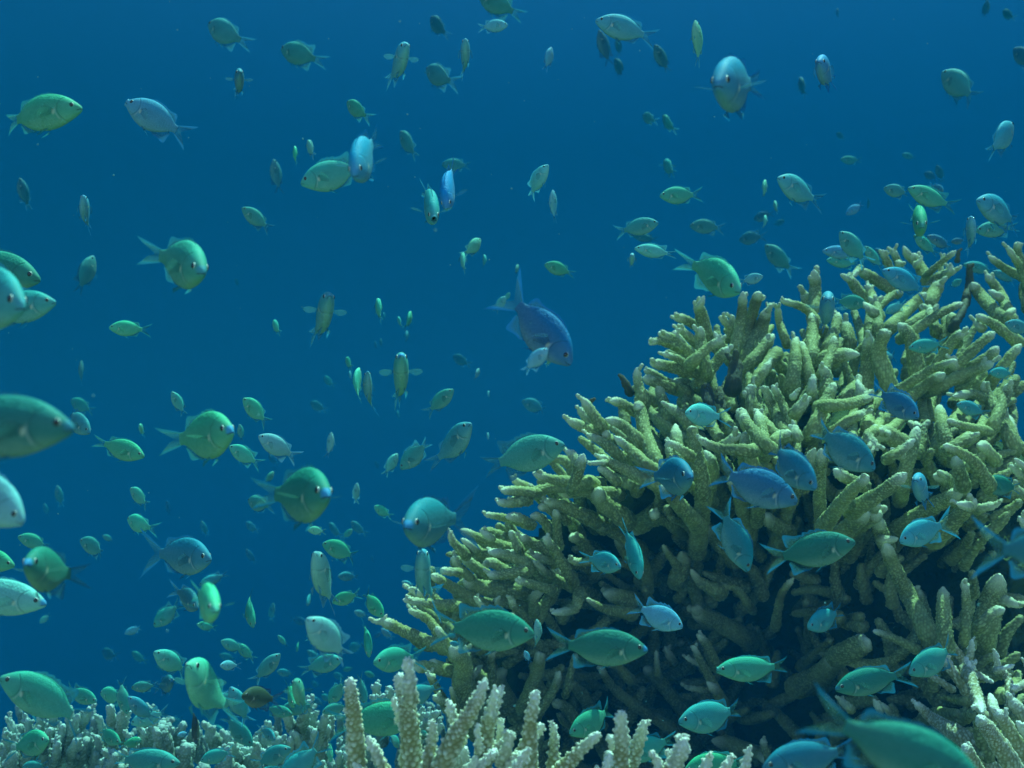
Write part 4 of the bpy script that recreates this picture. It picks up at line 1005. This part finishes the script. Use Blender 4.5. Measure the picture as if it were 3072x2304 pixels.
 ('M',5,900,790,1275,335,0,'g','large green fish low at the left edge',.80), ('M',805,1105,520,1000,130,0,'g',None,1.5), ('M',835,1030,1040,1085,148,-.3,'m'), ('M',1060,1210,970,915,125,.3,'x',None,1.8), ('M',1085,1288,1395,1192,128,0,'c','bright cyan fish over the corner thicket',1.6), ('M',402,1420,120,1490,195,.4,'g',None,1.3), ('M',1000,1450,790,1330,135,.2,'g',None,1.6), ('M',1172,1425,1000,1475,148,-.3,'g',None,1.6), 
 ('M',1492,1610,890,1600,215,0,'t','teal fish heading right along bottom left edge',1.1), ('M',180,1650,390,1640,120,0,'t',None,1.5), ('M',1563,790,1830,1200,340,.9,'m','large bright mint fish, lower left',.80), ('M',1280,690,1575,885,178,.2,'m','pale mint fish nudging the large mint one',1.0), ('M',1792,350,1650,190,300,1,'m','glowing green fish head-on, lower left'), ('M',1275,482,1500,285,178,0,'t','teal fish nosing down left of glowing one'), 
 ('M',1640,330,1480,160,210,.5,'z',None,1.6), ('M',1650,140,1890,45,88,0,'t'), ('M',2105,490,2015,190,165,.6,'g','green fish diving right of the glowing one'), ('M',1633,463,1795,505,70,0,'m'), ('M',1833,602,2030,690,98,0,'m'), ('M',1970,630,2110,770,98,-.2,'m'), ('M',1033,543,1185,488,62,0,'c'), ('M',328,455,415,385,58,0,'p'), ('M',1095,695,1205,790,78,-.2,'x'), ('M',850,690,955,742,108,-.5,'z'), 
 ('M',1432,935,1335,990,165,.5,'z',None,2.8), ('M',1295,815,1405,832,60,0,'x'), ('M',1825,805,1985,808,118,.3,'c',None,1.1), ('M',1820,718,1955,762,88,0,'x'), ('M',1632,1115,1925,1040,92,0,'c',None,1.15), ('M',1590,998,1665,1075,98,-.4,'x'), 
 ('S',1000,690,1460,750,380,.4,'k','mottled dark fish unlike the rest, lower left',.95), ('S',388,1330,375,850,330,.5,'k','dark brown upright fish over the rubble clump',.85), ('S',1142,1355,735,950,255,.2,'g','green fish nosing down onto the rubble clump'), ('S',1702,820,1615,550,250,1,'g','green fish behind a bright pale one',1.05), ('S',1700,500,1835,870,275,.9,'m','bright pale-bellied fish rising, lower centre left',.85), ('S',1462,375,1690,420,138,0,'t'), 
 ('S',1440,1275,1250,1120,195,.4,'t',None,1.6), ('S',140,1225,310,1190,110,.3,'c',None,1.6), ('S',450,1560,905,1425,185,-.2,'t','teal fish tail right at bottom, left side',1.35), ('S',1642,1385,1140,1650,235,.2,'t','blue-nosed fish rising right near bottom, left side',1.15), ('S',1500,1850,2085,1320,330,0,'t','teal fish with tall fin at the bottom edge',1.0), ('S',2180,1580,2150,1270,120,-.5,'m',None,1.4), ('S',1235,1720,1575,1640,120,0,'t',None,1.5), 
 ('S',15,1100,170,1015,178,-.4,'x'), ('S',780,865,965,755,195,-.5,'x'), ('S',775,1185,510,1150,195,.3,'x'), ('S',765,1345,510,1330,145,0,'x'),
 ('R',955,470,1345,350,275,0,'g','green fish behind the pale rising one',1.15), ('R',1642,660,1335,315,225,.3,'g','dark-tailed green fish nosing down, lower centre',1.2), ('R',1250,590,1430,665,108,0,'c'), ('R',1033,122,1298,132,165,.2,'t','small teal fish left of the coral foot'), ('R',1883,195,2065,295,98,0,'c',None,2.3), ('R',625,520,670,330,128,.7,'t'), ('R',630,675,1190,1240,390,.3,'p','big pale fish with dark line, lower centre',.72), 
 ('R',1450,1190,1400,720,280,.9,'g','green fish head-on beside the long bare arm',1.2), ('R',1508,1262,2110,1180,420,.4,'g','big green fish meeting the tall white finger',1.0), ('R',175,478,128,740,88,-.5,'x'), ('R',612,740,415,688,108,.3,'z'), ('R',238,910,372,1065,68,-.8,'m'), ('R',488,1132,512,965,98,.6,'g'), ('R',900,1010,580,955,118,0,'g',None,1.4), ('R',628,1108,848,1292,98,-.3,'x'), ('R',1180,1085,1340,1045,178,-.3,'x'), 
 ('R',1100,1372,1245,1350,68,0,'g'), ('R',1388,1400,1550,1472,90,0,'g'), ('R',970,1420,1145,1500,108,-.2,'x'), ('N',628,1132,760,920,128,0,'g',None,1.5), ('N',932,1135,868,870,125,.4,'g',None,1.5), ('R',790,1320,925,1382,60,0,'x'), ('R',1602,868,1505,955,98,0,'b'), ('R',1610,820,1760,965,88,-.2,'c'), ('R',2030,1100,2190,1112,70,0,'g'), ('R',2000,1270,2130,1228,58,0,'b'), ('R',1850,1020,1955,1105,60,-.3,'x'), 
 ('N',1380,1220,650,1290,285,0,'g','green fish passing behind both tall white fingers',1.05), ('N',1200,1110,1575,970,165,0,'t',None,1.4), ('N',1612,553,1695,572,58,0,'t',None,1.8), ('N',1628,618,1730,645,78,0,'t',None,1.8), ('N',1445,1395,1380,1335,58,0,'m',None,1.3), ('N',1205,1485,1145,1365,98,-.3,'t',None,1.4), ('N',480,950,545,982,68,-.3,'x'), ('N',465,1078,588,1135,78,-.2,'t'), ('N',563,1058,645,1092,78,-.3,'t'),
]
for f in FISH:
    add_fish(*f)
for i in range(9):                                       # more of the school milling over the low bed
    x, y = rng.uniform(150, 1120), rng.uniform(1960, 2230)
    a = rng.choice([0, math.pi]) + rng.gauss(0, .5); L = rng.uniform(75, 140) / TILES['A'][2]
    x, y = x / TILES['A'][2], y / TILES['A'][2]
    add_fish('A', x + L / 2 * math.cos(a), y + L / 2 * math.sin(a), x - L / 2 * math.cos(a), y - L / 2 * math.sin(a), L * .40, rng.choice([-.3, 0, .4]), rng.choice('gtmgx'), None, rng.uniform(1.3, 1.75))
label_fish()
# ------------------------------------------------------------------ the water itself
def water():
    x0, x1, y0, y1, z0, z1 = -60, 60, -6, 95, -29.5, WTOP
    V = [(x, y, z) for z in (z0, z1) for y in (y0, y1) for x in (x0, x1)]
    Fq = [(0, 2, 3, 1), (4, 5, 7, 6), (0, 1, 5, 4), (2, 6, 7, 3), (0, 4, 6, 2), (1, 3, 7, 5)]
    b = MB(); b.add(V, Fq, 0)
    t = NT('sea_water')
    vs = t.n('ShaderNodeVolumePrincipled')
    vs.inputs['Color'].default_value = C4(*WSCAT)
    vs.inputs['Absorption Color'].default_value = C4(*WABS)
    vs.inputs['Density'].default_value = WDENS
    vs.inputs['Anisotropy'].default_value = -0.75
    t.t.links.new(vs.outputs[0], t.out.inputs['Volume'])
    o = link('haze', b.mesh('haze', [t.mat], smooth=False))
    o['kind'] = 'stuff'
WTOP, WDENS = 25.0, .082
WSCAT, WABS = (.003, .155, .285), (0, .13, .32)
water()

def specks():
    b = MB()
    for _ in range(150):
        d = rng.uniform(.5, 3.2)
        c = np.array(P(rng.uniform(0, W), rng.uniform(0, H), d)); r = rng.uniform(.0004, .0010) * (.6 + .4 * d)
        v = np.array([(1,0,0),(-1,0,0),(0,1,0),(0,-1,0),(0,0,1),(0,0,-1)]) * r * nrg.uniform(.5, 1.3, (6, 1))
        b.add(v + c, [(0,2,4),(2,1,4),(1,3,4),(3,0,4),(2,0,5),(1,2,5),(3,1,5),(0,3,5)])
    o = link('drifting_specks', b.mesh('drifting_specks', [M_SPECK]))
    o['kind'] = 'stuff'; o['label'] = 'pale specks drifting in the open water'; o['category'] = 'plankton'
specks()
